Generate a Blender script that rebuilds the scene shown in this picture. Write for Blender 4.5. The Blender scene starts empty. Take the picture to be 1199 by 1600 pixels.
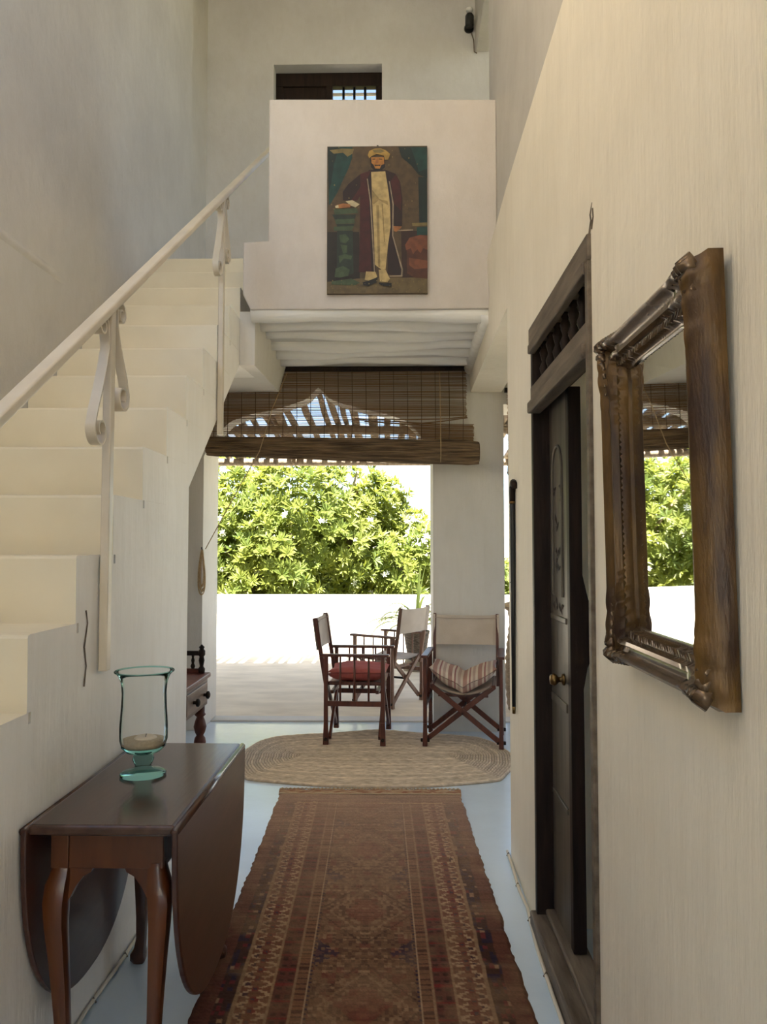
import bpy, bmesh, math, random
import numpy as np
from mathutils import Vector, Matrix

random.seed(7)
SC = bpy.context.scene
COL = SC.collection
PI = math.pi

# ------------------------------------------------------------------ camera
F_PX, CAM_Z = 1201.0, 1.42
PITCH, YAW = math.radians(2.717), math.radians(0.977)
cam_d = bpy.data.cameras.new('camera')
cam_d.sensor_fit = 'VERTICAL'
cam_d.sensor_height = 36.0
cam_d.lens = F_PX / 1600.0 * 36.0
cam_d.clip_start = 0.02
cam_d.clip_end = 500
cam = bpy.data.objects.new('camera', cam_d)
COL.objects.link(cam)
cam.location = (0, 0, CAM_Z)
cam.rotation_euler = (PI / 2 + PITCH, 0, YAW)
SC.camera = cam

# ------------------------------------------------------------------ sky, sun, exposure
SUN_ELEV = math.radians(70.8)
world = bpy.data.worlds.new('world')
SC.world = world
world.use_nodes = True
wn = world.node_tree
wn.nodes.clear()
sky = wn.nodes.new('ShaderNodeTexSky')
sky.sky_type = 'NISHITA'
sky.sun_disc = False
sky.sun_elevation = SUN_ELEV
sky.sun_rotation = PI
sky.air_density = 0.6
sky.dust_density = 0.05
sky.ozone_density = 1.0
bg = wn.nodes.new('ShaderNodeBackground')
bg.inputs['Strength'].default_value = 0.12
wo = wn.nodes.new('ShaderNodeOutputWorld')
tint = wn.nodes.new('ShaderNodeMix')          # camera white balance: daylight rendered a little warm
tint.data_type = 'RGBA'
tint.blend_type = 'MULTIPLY'
tint.inputs[0].default_value = 1.0
tint.inputs[7].default_value = (1.14, 1.0, 0.82, 1)
wn.links.new(sky.outputs[0], tint.inputs[6])
wn.links.new(tint.outputs[2], bg.inputs[0])
wn.links.new(bg.outputs[0], wo.inputs[0])
sun_d = bpy.data.lights.new('sun', 'SUN')
sun_d.energy = 6.8
sun_d.angle = math.radians(0.55)
sun_d.color = (1.0, 0.94, 0.84)
sun = bpy.data.objects.new('sun', sun_d)
COL.objects.link(sun)
sun.location = (0, -10, 25)
# the sun stands high behind the camera: light travels forward (+Y) and down
sun.rotation_euler = Vector((0.03, math.cos(SUN_ELEV), -math.sin(SUN_ELEV))).to_track_quat('-Z', 'Y').to_euler()
SC.view_settings.view_transform = 'Standard'
SC.view_settings.look = 'None'
SC.view_settings.gamma = 1.0
SC.view_settings.use_curve_mapping = False
SC.view_settings.exposure = 2.56
SC.cycles.max_bounces = 14
SC.cycles.diffuse_bounces = 8
SC.cycles.glossy_bounces = 6
SC.cycles.transparent_max_bounces = 24
SC.cycles.caustics_reflective = False
SC.cycles.caustics_refractive = False
SC.cycles.sample_clamp_indirect = 8.0
SC.cycles.use_denoising = True

# ------------------------------------------------------------------ helpers
def s2l(c):
    c = c / 255.0
    return c / 12.92 if c <= 0.04045 else ((c + 0.055) / 1.055) ** 2.4

def rgb(r, g, b, k=1.0):
    return (min(1, s2l(r) * k), min(1, s2l(g) * k), min(1, s2l(b) * k), 1.0)

def mat(name, color, rough=0.7, metallic=0.0, spec=0.5, var=0.0, vscale=6.0, color2=None,
        bump=0.0, bscale=40.0, stretch=(1, 1, 1), coat=0.0, contrast=(0.35, 0.65)):
    """Principled material, optional noise between two colours and noise bump; object coordinates."""
    m = bpy.data.materials.new(name)
    m.use_nodes = True
    nt = m.node_tree
    p = nt.nodes['Principled BSDF']
    p.inputs['Base Color'].default_value = color
    p.inputs['Roughness'].default_value = rough
    p.inputs['Metallic'].default_value = metallic
    p.inputs['Specular IOR Level'].default_value = spec
    if coat:
        p.inputs['Coat Weight'].default_value = coat
        p.inputs['Coat Roughness'].default_value = 0.12
    if color2 is not None or bump:
        tc = nt.nodes.new('ShaderNodeTexCoord')
        mp = nt.nodes.new('ShaderNodeMapping')
        mp.inputs['Scale'].default_value = stretch
        nt.links.new(tc.outputs['Object'], mp.inputs[0])
    if color2 is not None:
        n = nt.nodes.new('ShaderNodeTexNoise')
        n.inputs['Scale'].default_value = vscale
        n.inputs['Detail'].default_value = 6
        nt.links.new(mp.outputs[0], n.inputs[0])
        r = nt.nodes.new('ShaderNodeValToRGB')
        r.color_ramp.elements[0].position = contrast[0]
        r.color_ramp.elements[1].position = contrast[1]
        r.color_ramp.elements[0].color = color
        r.color_ramp.elements[1].color = color2
        nt.links.new(n.outputs['Fac'], r.inputs[0])
        nt.links.new(r.outputs[0], p.inputs['Base Color'])
    if bump:
        n2 = nt.nodes.new('ShaderNodeTexNoise')
        n2.inputs['Scale'].default_value = bscale
        n2.inputs['Detail'].default_value = 5
        nt.links.new(mp.outputs[0], n2.inputs[0])
        b = nt.nodes.new('ShaderNodeBump')
        b.inputs['Strength'].default_value = bump
        b.inputs['Distance'].default_value = 0.02
        nt.links.new(n2.outputs['Fac'], b.inputs['Height'])
        nt.links.new(b.outputs[0], p.inputs['Normal'])
    return m

class MB:
    """Collects geometry; build() links it as one mesh object."""
    def __init__(s):
        s.v, s.f, s.m = [], [], []
    def add(s, vs, fs, mi=0):
        o = len(s.v)
        s.v += [tuple(v) for v in vs]
        s.f += [tuple(i + o for i in f) for f in fs]
        s.m += [mi] * len(fs) if isinstance(mi, int) else list(mi)
        return s
    def box(s, x0, x1, y0, y1, z0, z1, mi=0):
        vs = [(x, y, z) for z in (z0, z1) for y in (y0, y1) for x in (x0, x1)]
        return s.add(vs, [(0, 2, 3, 1), (4, 5, 7, 6), (0, 1, 5, 4), (2, 6, 7, 3), (0, 4, 6, 2), (1, 3, 7, 5)], mi)
    def prism(s, poly, a0, a1, axis='X', mi=0, cap=None):
        """poly in the two other axes, extruded along axis from a0 to a1."""
        def P(u, v, a):
            return {'X': (a, u, v), 'Y': (u, a, v), 'Z': (u, v, a)}[axis]
        n = len(poly)
        vs = [P(u, v, a0) for u, v in poly] + [P(u, v, a1) for u, v in poly]
        fs = [(i, (i + 1) % n, (i + 1) % n + n, i + n) for i in range(n)]
        fs += [tuple(range(n))[::-1], tuple(range(n, 2 * n))]
        return s.add(vs, fs, mi)
    def bar(s, a, b, w, h=None, up=(0, 0, 1), mi=0, w2=None, h2=None):
        a, b = Vector(a), Vector(b)
        h = w if h is None else h
        w2 = w if w2 is None else w2
        h2 = h if h2 is None else h2
        d = (b - a).normalized()
        u = Vector(up)
        sd = d.cross(u)
        if sd.length < 1e-4:
            sd = d.cross(Vector((0, 1, 0)))
        sd.normalize()
        u = sd.cross(d).normalized()
        vs = []
        for c, ww, hh in ((a, w, h), (b, w2, h2)):
            for i, j in ((-1, -1), (1, -1), (1, 1), (-1, 1)):
                vs.append(c + sd * ww / 2 * i + u * hh / 2 * j)
        return s.add(vs, [(0, 1, 2, 3)[::-1], (4, 5, 6, 7), (0, 1, 5, 4), (1, 2, 6, 5), (2, 3, 7, 6), (3, 0, 4, 7)], mi)
    def tube(s, pts, r, n=8, mi=0, sx=1.0, up=(0, 0, 1), cap=True):
        pts = [Vector(p) for p in pts]
        k = len(pts)
        rs = r if isinstance(r, (list, tuple)) else [r] * k
        vs, fs = [], []
        prev = None
        for i, p in enumerate(pts):
            d = (pts[min(i + 1, k - 1)] - pts[max(i - 1, 0)]).normalized()
            if prev is None:
                u = Vector(up)
                if abs(d.dot(u)) > 0.95:
                    u = Vector((0, 1, 0)) if abs(d.y) < 0.9 else Vector((1, 0, 0))
            else:
                u = prev
            sd = d.cross(u).normalized()
            u = sd.cross(d).normalized()
            prev = u
            for j in range(n):
                a = 2 * PI * j / n
                vs.append(p + (sd * math.cos(a) * sx + u * math.sin(a)) * rs[i])
        for i in range(k - 1):
            for j in range(n):
                j2 = (j + 1) % n
                fs.append((i * n + j, i * n + j2, (i + 1) * n + j2, (i + 1) * n + j))
        if cap:
            fs.append(tuple(range(n))[::-1])
            fs.append(tuple((k - 1) * n + j for j in range(n)))
        return s.add(vs, fs, mi)
    def lathe(s, prof, c=(0, 0, 0), n=24, mi=0, axis='Z'):
        vs, fs = [], []
        for r, z in prof:
            for j in range(n):
                a = 2 * PI * j / n
                x, y = r * math.cos(a), r * math.sin(a)
                q = {'Z': (x, y, z), 'X': (z, x, y), 'Y': (x, z, y)}[axis]
                vs.append((c[0] + q[0], c[1] + q[1], c[2] + q[2]))
        k = len(prof)
        for i in range(k - 1):
            for j in range(n):
                j2 = (j + 1) % n
                fs.append((i * n + j, i * n + j2, (i + 1) * n + j2, (i + 1) * n + j))
        if prof[0][0] > 1e-5:
            fs.append(tuple(range(n))[::-1])
        if prof[-1][0] > 1e-5:
            fs.append(tuple((k - 1) * n + j for j in range(n)))
        return s.add(vs, fs, mi)
    def grid(s, fn, nu, nv, mi=0):
        vs = [fn(i / nu, j / nv) for j in range(nv + 1) for i in range(nu + 1)]
        w = nu + 1
        fs = [(j * w + i, j * w + i + 1, (j + 1) * w + i + 1, (j + 1) * w + i) for j in range(nv) for i in range(nu)]
        return s.add(vs, fs, mi)
    def build(s, name, mats, parent=None, smooth=False, bevel=0.0, seg=2, auto=None):
        me = bpy.data.meshes.new(name)
        me.from_pydata(s.v, [], s.f)
        mats = mats if isinstance(mats, (list, tuple)) else [mats]
        for m in mats:
            me.materials.append(m)
        if len(mats) > 1:
            me.polygons.foreach_set('material_index', s.m)
        bm = bmesh.new()
        bm.from_mesh(me)
        bmesh.ops.recalc_face_normals(bm, faces=bm.faces)
        bm.to_mesh(me)
        bm.free()
        if smooth:
            me.polygons.foreach_set('use_smooth', [True] * len(me.polygons))
            if auto is not None:
                me.set_sharp_from_angle(angle=math.radians(auto))
        me.update()
        o = bpy.data.objects.new(name, me)
        COL.objects.link(o)
        if parent is not None:
            o.parent = parent
        if bevel:
            b = o.modifiers.new('bevel', 'BEVEL')
            b.width = bevel
            b.segments = seg
            b.limit_method = 'ANGLE'
        return o

def tag(o, label=None, cat=None, group=None, kind=None):
    if label: o['label'] = label
    if cat: o['category'] = cat
    if group: o['group'] = group
    if kind: o['kind'] = kind
    return o

def thing(name, label, cat, loc=(0, 0, 0), rotz=0.0, group=None, kind=None):
    o = bpy.data.objects.new(name, None)
    COL.objects.link(o)
    o.empty_display_size = 0.1
    o.location = loc
    o.rotation_euler = (0, 0, rotz)
    return tag(o, label, cat, group, kind)

def struct(o, label, cat='wall'):
    return tag(o, label, cat, kind='structure')

def smoothstep(a, b, x):
    t = max(0.0, min(1.0, (x - a) / (b - a)))
    return t * t * (3 - 2 * t)

def interp(xs, ys, x):
    return float(np.interp(x, xs, ys))

# ------------------------------------------------------------------ materials
def plaster(name, c1, c2, streak=True):
    """whitewashed lime plaster: soft mottling, vertical brush marks, a few dirty patches"""
    m = bpy.data.materials.new(name)
    m.use_nodes = True
    nt = m.node_tree
    p = nt.nodes['Principled BSDF']
    p.inputs['Roughness'].default_value = 0.62
    p.inputs['Specular IOR Level'].default_value = 0.35
    tc = nt.nodes.new('ShaderNodeTexCoord')
    n = nt.nodes.new('ShaderNodeTexNoise')
    n.inputs['Scale'].default_value = 1.6
    n.inputs['Detail'].default_value = 8
    n.inputs['Roughness'].default_value = 0.6
    nt.links.new(tc.outputs['Object'], n.inputs[0])
    r = nt.nodes.new('ShaderNodeValToRGB')
    r.color_ramp.elements[0].position = 0.32
    r.color_ramp.elements[1].position = 0.62
    r.color_ramp.elements[0].color = c2
    r.color_ramp.elements[1].color = c1
    nt.links.new(n.outputs['Fac'], r.inputs[0])
    mp = nt.nodes.new('ShaderNodeMapping')
    mp.inputs['Scale'].default_value = (7, 7, 0.9) if streak else (6, 6, 3)
    nt.links.new(tc.outputs['Object'], mp.inputs[0])
    n2 = nt.nodes.new('ShaderNodeTexNoise')
    n2.inputs['Scale'].default_value = 2.4
    n2.inputs['Detail'].default_value = 6
    n2.inputs['Roughness'].default_value = 0.7
    nt.links.new(mp.outputs[0], n2.inputs[0])
    mx = nt.nodes.new('ShaderNodeMix')
    mx.data_type = 'RGBA'
    mx.blend_type = 'MULTIPLY'
    mx.inputs[0].default_value = 0.16
    r2 = nt.nodes.new('ShaderNodeValToRGB')
    r2.color_ramp.elements[0].position = 0.30
    r2.color_ramp.elements[1].position = 0.60
    r2.color_ramp.elements[0].color = (0.72, 0.68, 0.60, 1)
    r2.color_ramp.elements[1].color = (1, 1, 1, 1)
    nt.links.new(n2.outputs['Fac'], r2.inputs[0])
    nt.links.new(r.outputs[0], mx.inputs[6])
    nt.links.new(r2.outputs[0], mx.inputs[7])
    nt.links.new(mx.outputs[2], p.inputs['Base Color'])
    n3 = nt.nodes.new('ShaderNodeTexNoise')
    n3.inputs['Scale'].default_value = 3.5
    n3.inputs['Detail'].default_value = 4
    nt.links.new(tc.outputs['Object'], n3.inputs[0])
    ad = nt.nodes.new('ShaderNodeMath')
    ad.operation = 'MULTIPLY_ADD'
    ad.inputs[1].default_value = 2.5
    nt.links.new(n3.outputs['Fac'], ad.inputs[0])
    nt.links.new(n2.outputs['Fac'], ad.inputs[2])
    b = nt.nodes.new('ShaderNodeBump')
    b.inputs['Strength'].default_value = 0.35
    b.inputs['Distance'].default_value = 0.012
    nt.links.new(ad.outputs[0], b.inputs['Height'])
    nt.links.new(b.outputs[0], p.inputs['Normal'])
    return m

def wood(name, c1, c2, rough=0.4, stretch=(1, 1, 1), scale=7.0, coat=0.0, bump=0.08, spec=0.4):
    return mat(name, c1, rough=rough, spec=spec, color2=c2, vscale=scale, stretch=stretch, bump=bump, bscale=scale * 2.5, coat=coat, contrast=(0.3, 0.7))

M = {}
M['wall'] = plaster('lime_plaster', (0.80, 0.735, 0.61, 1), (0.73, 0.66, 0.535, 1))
M['wall_right'] = plaster('cream_limewash', (0.82, 0.765, 0.66, 1), (0.755, 0.70, 0.595, 1))
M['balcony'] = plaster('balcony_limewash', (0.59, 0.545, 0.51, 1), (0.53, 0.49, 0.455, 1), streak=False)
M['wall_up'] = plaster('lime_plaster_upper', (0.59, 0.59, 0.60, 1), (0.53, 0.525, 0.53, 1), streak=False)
M['stairwhite'] = plaster('stair_whitewash', (0.84, 0.825, 0.80, 1), (0.77, 0.755, 0.725, 1))
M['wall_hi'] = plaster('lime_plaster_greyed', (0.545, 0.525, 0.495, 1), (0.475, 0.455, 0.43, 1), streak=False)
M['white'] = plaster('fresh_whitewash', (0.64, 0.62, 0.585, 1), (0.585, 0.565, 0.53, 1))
M['cream'] = mat('cream_gloss_paint', (0.75, 0.69, 0.545, 1), rough=0.42, color2=(0.69, 0.63, 0.49, 1), vscale=3.0, bump=0.08, bscale=9)
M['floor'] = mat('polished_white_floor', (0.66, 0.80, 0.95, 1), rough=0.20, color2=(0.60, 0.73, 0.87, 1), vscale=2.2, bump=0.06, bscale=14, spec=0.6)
M['terrace'] = mat('terrace_concrete', (0.78, 0.68, 0.52, 1), rough=0.8, color2=(0.64, 0.55, 0.41, 1), vscale=2.4, bump=0.1, bscale=30, stretch=(1, 2.2, 1))
M['parapet'] = mat('parapet_whitewash', (0.84, 0.83, 0.80, 1), rough=0.8, color2=(0.78, 0.77, 0.74, 1), vscale=2)
M['earth'] = mat('earth', (0.16, 0.17, 0.06, 1), rough=0.95, color2=(0.25, 0.19, 0.10, 1), vscale=0.6)
M['beamwhite'] = mat('whitewashed_pole', (0.84, 0.835, 0.81, 1), rough=0.65, color2=(0.74, 0.73, 0.70, 1), vscale=5, bump=0.35, bscale=10, stretch=(0.35, 2, 2))
M['dkwood'] = wood('dark_hardwood', (0.010, 0.006, 0.005, 1), (0.026, 0.016, 0.012, 1), rough=0.5, spec=0.15, stretch=(6, 6, 0.7), scale=6)
M['greywood'] = wood('weathered_door_frame', (0.075, 0.055, 0.040, 1), (0.18, 0.145, 0.11, 1), rough=0.55, spec=0.25, stretch=(5, 0.7, 5), scale=6, bump=0.2)
M['leafdoor'] = wood('carved_door_wood', (0.055, 0.045, 0.034, 1), (0.12, 0.102, 0.08, 1), rough=0.40, spec=0.3, stretch=(5, 5, 0.6), scale=5)
M['mahog'] = wood('mahogany_top', (0.036, 0.016, 0.011, 1), (0.068, 0.032, 0.021, 1), rough=0.24, stretch=(6, 0.6, 6), scale=5, coat=0.3, bump=0.03)
M['mahogleaf'] = wood('mahogany_leaf', (0.034, 0.012, 0.008, 1), (0.066, 0.025, 0.015, 1), rough=0.30, stretch=(3, 0.7, 3), scale=5, coat=0.2, bump=0.03)
M['mahogleg'] = wood('mahogany_leg', (0.060, 0.016, 0.005, 1), (0.12, 0.036, 0.010, 1), rough=0.30, stretch=(5, 5, 0.8), scale=4, coat=0.2, bump=0.03)
M['chairwood'] = wood('chair_hardwood', (0.055, 0.014, 0.008, 1), (0.12, 0.032, 0.018, 1), rough=0.34, stretch=(5, 5, 0.8), scale=8, bump=0.03)
M['chairwood2'] = wood('sun_bleached_chair_wood', (0.13, 0.065, 0.042, 1), (0.23, 0.125, 0.085, 1), rough=0.5, stretch=(5, 5, 0.8), scale=8, bump=0.03)
M['canvas'] = mat('cream_canvas', (0.62, 0.55, 0.48, 1), rough=0.9, color2=(0.54, 0.47, 0.40, 1), vscale=5, bump=0.15, bscale=260)
M['brass'] = mat('aged_brass', (0.20, 0.125, 0.05, 1), rough=0.35, metallic=1.0)
M['black'] = mat('black_metal', (0.012, 0.012, 0.012, 1), rough=0.4)
M['rope'] = mat('jute_rope', (0.50, 0.36, 0.20, 1), rough=0.95, color2=(0.36, 0.25, 0.13, 1), vscale=60, bump=0.3, bscale=200)
M['string'] = mat('dark_string', (0.10, 0.055, 0.03, 1), rough=0.9)
M['rail'] = mat('cream_rail_paint', (0.62, 0.56, 0.46, 1), rough=0.36, color2=(0.56, 0.50, 0.40, 1), vscale=8)
M['cable'] = mat('cable_sheath', (0.62, 0.57, 0.47, 1), rough=0.5)

# ------------------------------------------------------------------ setting: floors, walls
WX = -0.955          # side face of the staircase, left of the passage
RX = 0.524           # right wall of the passage
LX = -1.68           # left outer wall
BACK_Y = -4.5        # entrance wall behind the camera
GY0, GY1, GZ0, GZ1 = -3.6, 2.0, 3.7, 6.6
HY1, HZ0 = 2.45, 2.75                        # the left light opening is larger
#   # light openings added high in both side walls, behind and above the camera
ROOF_Y = -4.5        # near edge of the roof

b = MB(); b.box(-1.9, 3.4, BACK_Y, 6.52, -0.25, 0.0)
struct(b.build('floor', M['floor']), 'polished white painted floor of the passage', 'floor')
b = MB(); b.box(-9, 9, 6.52, 10.85, -0.27, -0.012)
struct(b.build('terrace_floor', M['terrace']), 'bare concrete terrace floor beyond the arch', 'floor')
b = MB(); b.box(-9, 9, 10.65, 10.87, -2.6, 0.772)
struct(b.build('wall_terrace', M['parapet'], bevel=0.02), 'low white parapet at the edge of the terrace', 'wall')
b = MB(); b.add([(-150, -150, -2.6), (150, -150, -2.6), (150, 250, -2.6), (-150, 250, -2.6)], [(0, 1, 2, 3)])
struct(b.build('ground', M['earth']), 'ground below the terrace', 'ground')

b = MB()
b.box(-1.95, LX, BACK_Y, GY0, 0, 7.0)
b.box(-1.95, LX, GY0, HY1, 0, HZ0)
b.box(-1.95, LX, GY0, HY1, GZ1, 7.0)
b.box(-1.95, LX, HY1, 4.2, 0, 7.0)
b.box(-1.95, LX, 4.2, 5.4, 0, 0.8)
b.box(-1.95, LX, 4.2, 5.4, 2.3, 7.0)
b.box(-1.95, LX, 5.4, 6.13, 0, 7.0)
b.box(-1.95, LX - 0.085, 6.13, 6.55, 0, 7.0)
b.box(-1.95, LX - 0.085, 6.55, 7.2, 3.02, 7.0)
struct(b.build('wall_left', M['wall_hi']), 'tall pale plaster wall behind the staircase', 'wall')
b = MB()
b.grid(lambda u, v: (LX + 0.011 * math.sin(PI * v) * (1 - smoothstep(0.75, 1, u)) - 0.002, 2.2 + 1.75 * u, 2.735 + 0.055 * v + 0.006 * math.sin(9 * u)), 30, 6)
struct(b.build('trim_1', M['wall_hi'], smooth=True), 'faint raised plaster ridge on the left wall', 'trim')

# right wall with the doorway, lower half slightly proud of the upper half
DY0, DY1, DZ = 2.046, 2.955, 2.265
b = MB()
b.box(RX, 0.74, BACK_Y, DY0, 0, 3.14)
b.box(RX, 0.74, DY1, 3.6, 0, 3.14)
b.box(RX, 0.74, DY0, DY1, DZ, 3.14)
# wall over the side opening, leaning out a little
vs = [(RX, 3.6, 2.56), (0.74, 3.6, 2.56), (0.74, 3.6, 3.14), (RX, 3.6, 3.14),
      (0.586, 6.05, 2.655), (0.83, 6.05, 2.655), (0.83, 6.05, 3.14), (0.56, 6.05, 3.14)]
b.add(vs, [(0, 1, 2, 3)[::-1], (4, 5, 6, 7), (0, 1, 5, 4), (1, 2, 6, 5), (2, 3, 7, 6), (3, 0, 4, 7)])
struct(b.build('wall_right', M['wall_right']), 'whitewashed right wall with the doorway', 'wall')
b = MB()
b.box(0.60, 0.80, BACK_Y, GY0, 3.14, 7.0)
b.box(0.60, 0.80, GY0, GY1, 3.14, GZ0)
b.box(0.60, 0.80, GY0, GY1, GZ1, 7.0)
b.box(0.60, 0.80, GY1, 4.83, 3.14, 7.0)
b.box(0.80, 3.4, 4.70, 4.83, 3.14, 7.0)
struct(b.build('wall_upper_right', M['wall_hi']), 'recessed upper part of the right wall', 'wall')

# wall with the pointed arch that leads to the terrace
AX0, AX1, AY0, AY1 = -1.53, 0.287, 6.05, 6.55
ACX, AHW = (AX0 + AX1) / 2, (AX1 - AX0) / 2
def arch_z(x):
    u = abs((x - ACX) / AHW)
    return interp([0, 0.05, 0.10, 0.24, 0.43, 0.6, 0.77, 0.87, 0.95, 1.0],
                  [2.70, 2.655, 2.605, 2.56, 2.515, 2.485, 2.43, 2.34, 2.24, 2.15], u)
b = MB()
TOPZ = 3.0
AYS = 6.25         # the wall over the arch is thinner than the jambs
b.box(-1.95, AX0, AY0, AY1, 0, TOPZ)
b.box(AX1, 0.846, AY0, AY1, 0, TOPZ)
b.box(0.846, 2.7, AY0, AY1, 2.56, TOPZ)
b.box(2.7, 3.4, AY0, AY1, 0, TOPZ)
N = 48
xs = [AX0 + (AX1 - AX0) * i / N for i in range(N + 1)]
for i in range(N):
    xa, xb = xs[i], xs[i + 1]
    za, zb = arch_z(xa), arch_z(xb)
    b.add([(xa, AY0, za), (xb, AY0, zb), (xb, AY0, TOPZ), (xa, AY0, TOPZ),
           (xa, AYS, za), (xb, AYS, zb), (xb, AYS, TOPZ), (xa, AYS, TOPZ)],
          [(0, 1, 2, 3), (7, 6, 5, 4), (0, 4, 5, 1)])
struct(b.build('wall_front', M['white']), 'white wall with the pointed arch opening to the terrace', 'wall')
b = MB(); b.box(AX0, 2.7, 6.36, 6.535, -0.01, 0.012)
struct(b.build('trim_2', M['white'], bevel=0.006), 'worn white threshold strip under the arch', 'trim')

# balcony front wall that carries the picture
b = MB()
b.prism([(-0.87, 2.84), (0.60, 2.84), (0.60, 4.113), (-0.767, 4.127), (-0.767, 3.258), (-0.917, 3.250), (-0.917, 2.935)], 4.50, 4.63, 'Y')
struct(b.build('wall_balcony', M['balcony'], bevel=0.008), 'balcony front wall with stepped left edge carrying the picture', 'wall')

# slab of the upper floor; its underside is the ceiling of the lobby before the arch
b = MB()
b.box(-0.86, 3.4, 4.63, 6.55, 2.84, 3.22)
b.box(0.74, 3.4, 3.45, 4.63, 2.84, 3.22)
b.box(-0.86, 3.4, 6.55, 7.2, 3.02, 3.42)
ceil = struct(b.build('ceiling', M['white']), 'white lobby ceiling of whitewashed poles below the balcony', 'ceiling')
b = MB()
for xa, ya in ((WX + 0.002, 4.60), (LX, 5.13)):
    zf_ = lambda y: 2.53 + 0.12 * (y - 4.60) / 1.46
    xf_ = lambda y: -0.86 - 0.065 * (y - 4.60) / 1.46
    yb2 = 5.13 if ya < 5 else 6.06
    b.add([(xa, ya, zf_(ya)), (xf_(ya), ya, zf_(ya)), (xf_(yb2), yb2, zf_(yb2)), (xa, yb2, zf_(yb2)),
           (xa, ya, 2.86), (-0.86, ya, 2.86), (-0.86, yb2, 2.88), (xa, yb2, 2.88)],
          [(0, 1, 2, 3), (4, 5, 6, 7)[::-1], (0, 1, 5, 4), (1, 2, 6, 5), (2, 3, 7, 6), (3, 0, 4, 7)])
b.box(LX, -0.87, 5.27, 6.55, 2.86, 3.29)
b.box(LX, -0.87, 6.55, 7.2, 3.02, 3.29)
struct(b.build('ceiling_side', M['white']), 'low white soffit beside the top of the staircase', 'ceiling')
for i, (by, bz, br) in enumerate([(4.565, 2.835, 0.052), (4.80, 2.845, 0.05), (5.03, 2.848, 0.048), (5.25, 2.84, 0.052), (5.48, 2.845, 0.05), (5.70, 2.845, 0.05)]):
    pts, rr = [], []
    for k in range(15):
        t = k / 14
        pts.append((-0.875 + 1.44 * t, by + 0.012 * math.sin(3.1 * t + i * 2.3), bz + 0.010 * math.sin(4.7 * t + i)))
        rr.append(br * (1 + 0.10 * math.sin(7 * t + i * 1.7) + 0.06 * math.sin(17 * t + i)))
    b = MB(); b.tube(pts, rr, 10)
    b.build('beam', M['beamwhite'], ceil, smooth=True)
b = MB(); b.tube([(0.545, 4.52, 2.80), (0.55, 5.2, 2.815), (0.57, 5.95, 2.82)], [0.045, 0.04, 0.045], 10)
b.build('beam', M['beamwhite'], ceil, smooth=True)

# back wall of the upper floor with a window
WX0, WX1, WZ1 = -1.143, -0.133, 5.93
b = MB()
b.box(-1.95, WX0, 6.95, 7.2, 3.42, 7.0)
b.box(WX1, 3.4, 6.95, 7.2, 3.42, 7.0)
b.box(WX0, WX1, 6.95, 7.2, WZ1, 7.0)
b.box(WX0, WX1, 6.95, 7.2, 3.42, 4.55)
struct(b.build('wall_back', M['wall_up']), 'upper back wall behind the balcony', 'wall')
b = MB(); b.box(-9, -1.95, 5.5, 6.55, -0.2, 7.14); b.box(-9, -1.95, 6.55, 7.2, 3.02, 7.14)
struct(b.build('wall_exterior', M['white']), 'outer wall of the house left of the arch', 'wall')
b = MB(); b.box(-1.95, 0.85, ROOF_Y, 4.83, 7.0, 7.14); b.box(-1.95, 3.4, 4.83, 7.2, 7.0, 7.14)
struct(b.build('ceiling_upper', M['wall_up']), 'high ceiling over the stairwell', 'ceiling')
b = MB(); b.box(0.735, 0.86, 6.1, 6.95, 6.03, 7.0)
struct(b.build('trim_3', M['wall_hi'], bevel=0.01), 'plastered bracket at the upper back corner', 'trim')

# side room seen through the ajar door, and the lobby's right side
b = MB()
b.box(0.74, 3.4, 3.45, 3.6, 0, 2.84)
b.box(0.74, 3.4, -0.6, -0.45, 0, 2.84)
b.box(3.25, 3.4, -0.45, 0.8, 0, 2.84)
b.box(3.25, 3.4, 1.6, 3.45, 0, 2.84)
b.box(3.25, 3.4, 0.8, 1.6, 0, 1.2)
b.box(3.25, 3.4, 0.8, 1.6, 2.1, 2.84)
b.box(0.80, 3.4, -0.6, 3.45, 2.84, 3.0)
struct(b.build('wall_side_room', M['wall']), 'walls of the dim room behind the ajar door', 'wall')
b = MB()
b.box(3.25, 3.4, 3.6, 6.05, 0, 0.9)
b.box(3.25, 3.4, 3.6, 6.05, 2.3, 2.84)
b.box(3.25, 3.4, 3.6, 4.1, 0.9, 2.3)
b.box(3.25, 3.4, 5.6, 6.05, 0.9, 2.3)
struct(b.build('wall_lobby_right', M['white']), 'far right wall of the lobby with its window opening', 'wall')
# entrance wall behind the camera with a wide tall opening
b = MB()
b.box(-1.95, -1.2, BACK_Y - 0.25, BACK_Y, 0, 7.14)
b.box(0.2, 0.85, BACK_Y - 0.25, BACK_Y, 0, 7.14)
b.box(-1.2, 0.2, BACK_Y - 0.25, BACK_Y, 2.5, 7.14)
struct(b.build('wall_entrance', M['wall']), 'entrance wall with an open doorway at the near end of the hall', 'wall')

b = MB(); b.box(-8, 8, BACK_Y - 9, BACK_Y - 0.25, -0.25, -0.02)
struct(b.build('courtyard_floor', M['terrace']), 'courtyard paving outside the entrance', 'floor')
b = MB(); b.box(-5.6, -1.95, BACK_Y, 4.0, 2.4, 2.6)  # unseen slab added to bounce warm sunlight up through the left opening
struct(b.build('bounce_roof', M['terrace']), 'added flat roof slab bouncing sunlight into the left opening', 'floor')
b = MB(); b.box(-6.3, -5.6, BACK_Y - 2.5, 5.4, -2.5, 9.0)  # unseen wall added so warm light, not blue sky, enters on the left
struct(b.build('bounce_wall', mat('warm_bounce_ochre', (0.74, 0.67, 0.53, 1), rough=0.9, color2=(0.66, 0.59, 0.47, 1), vscale=1.2)), 'added pale ochre wall reflecting warm light into the left opening', 'wall')
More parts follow.
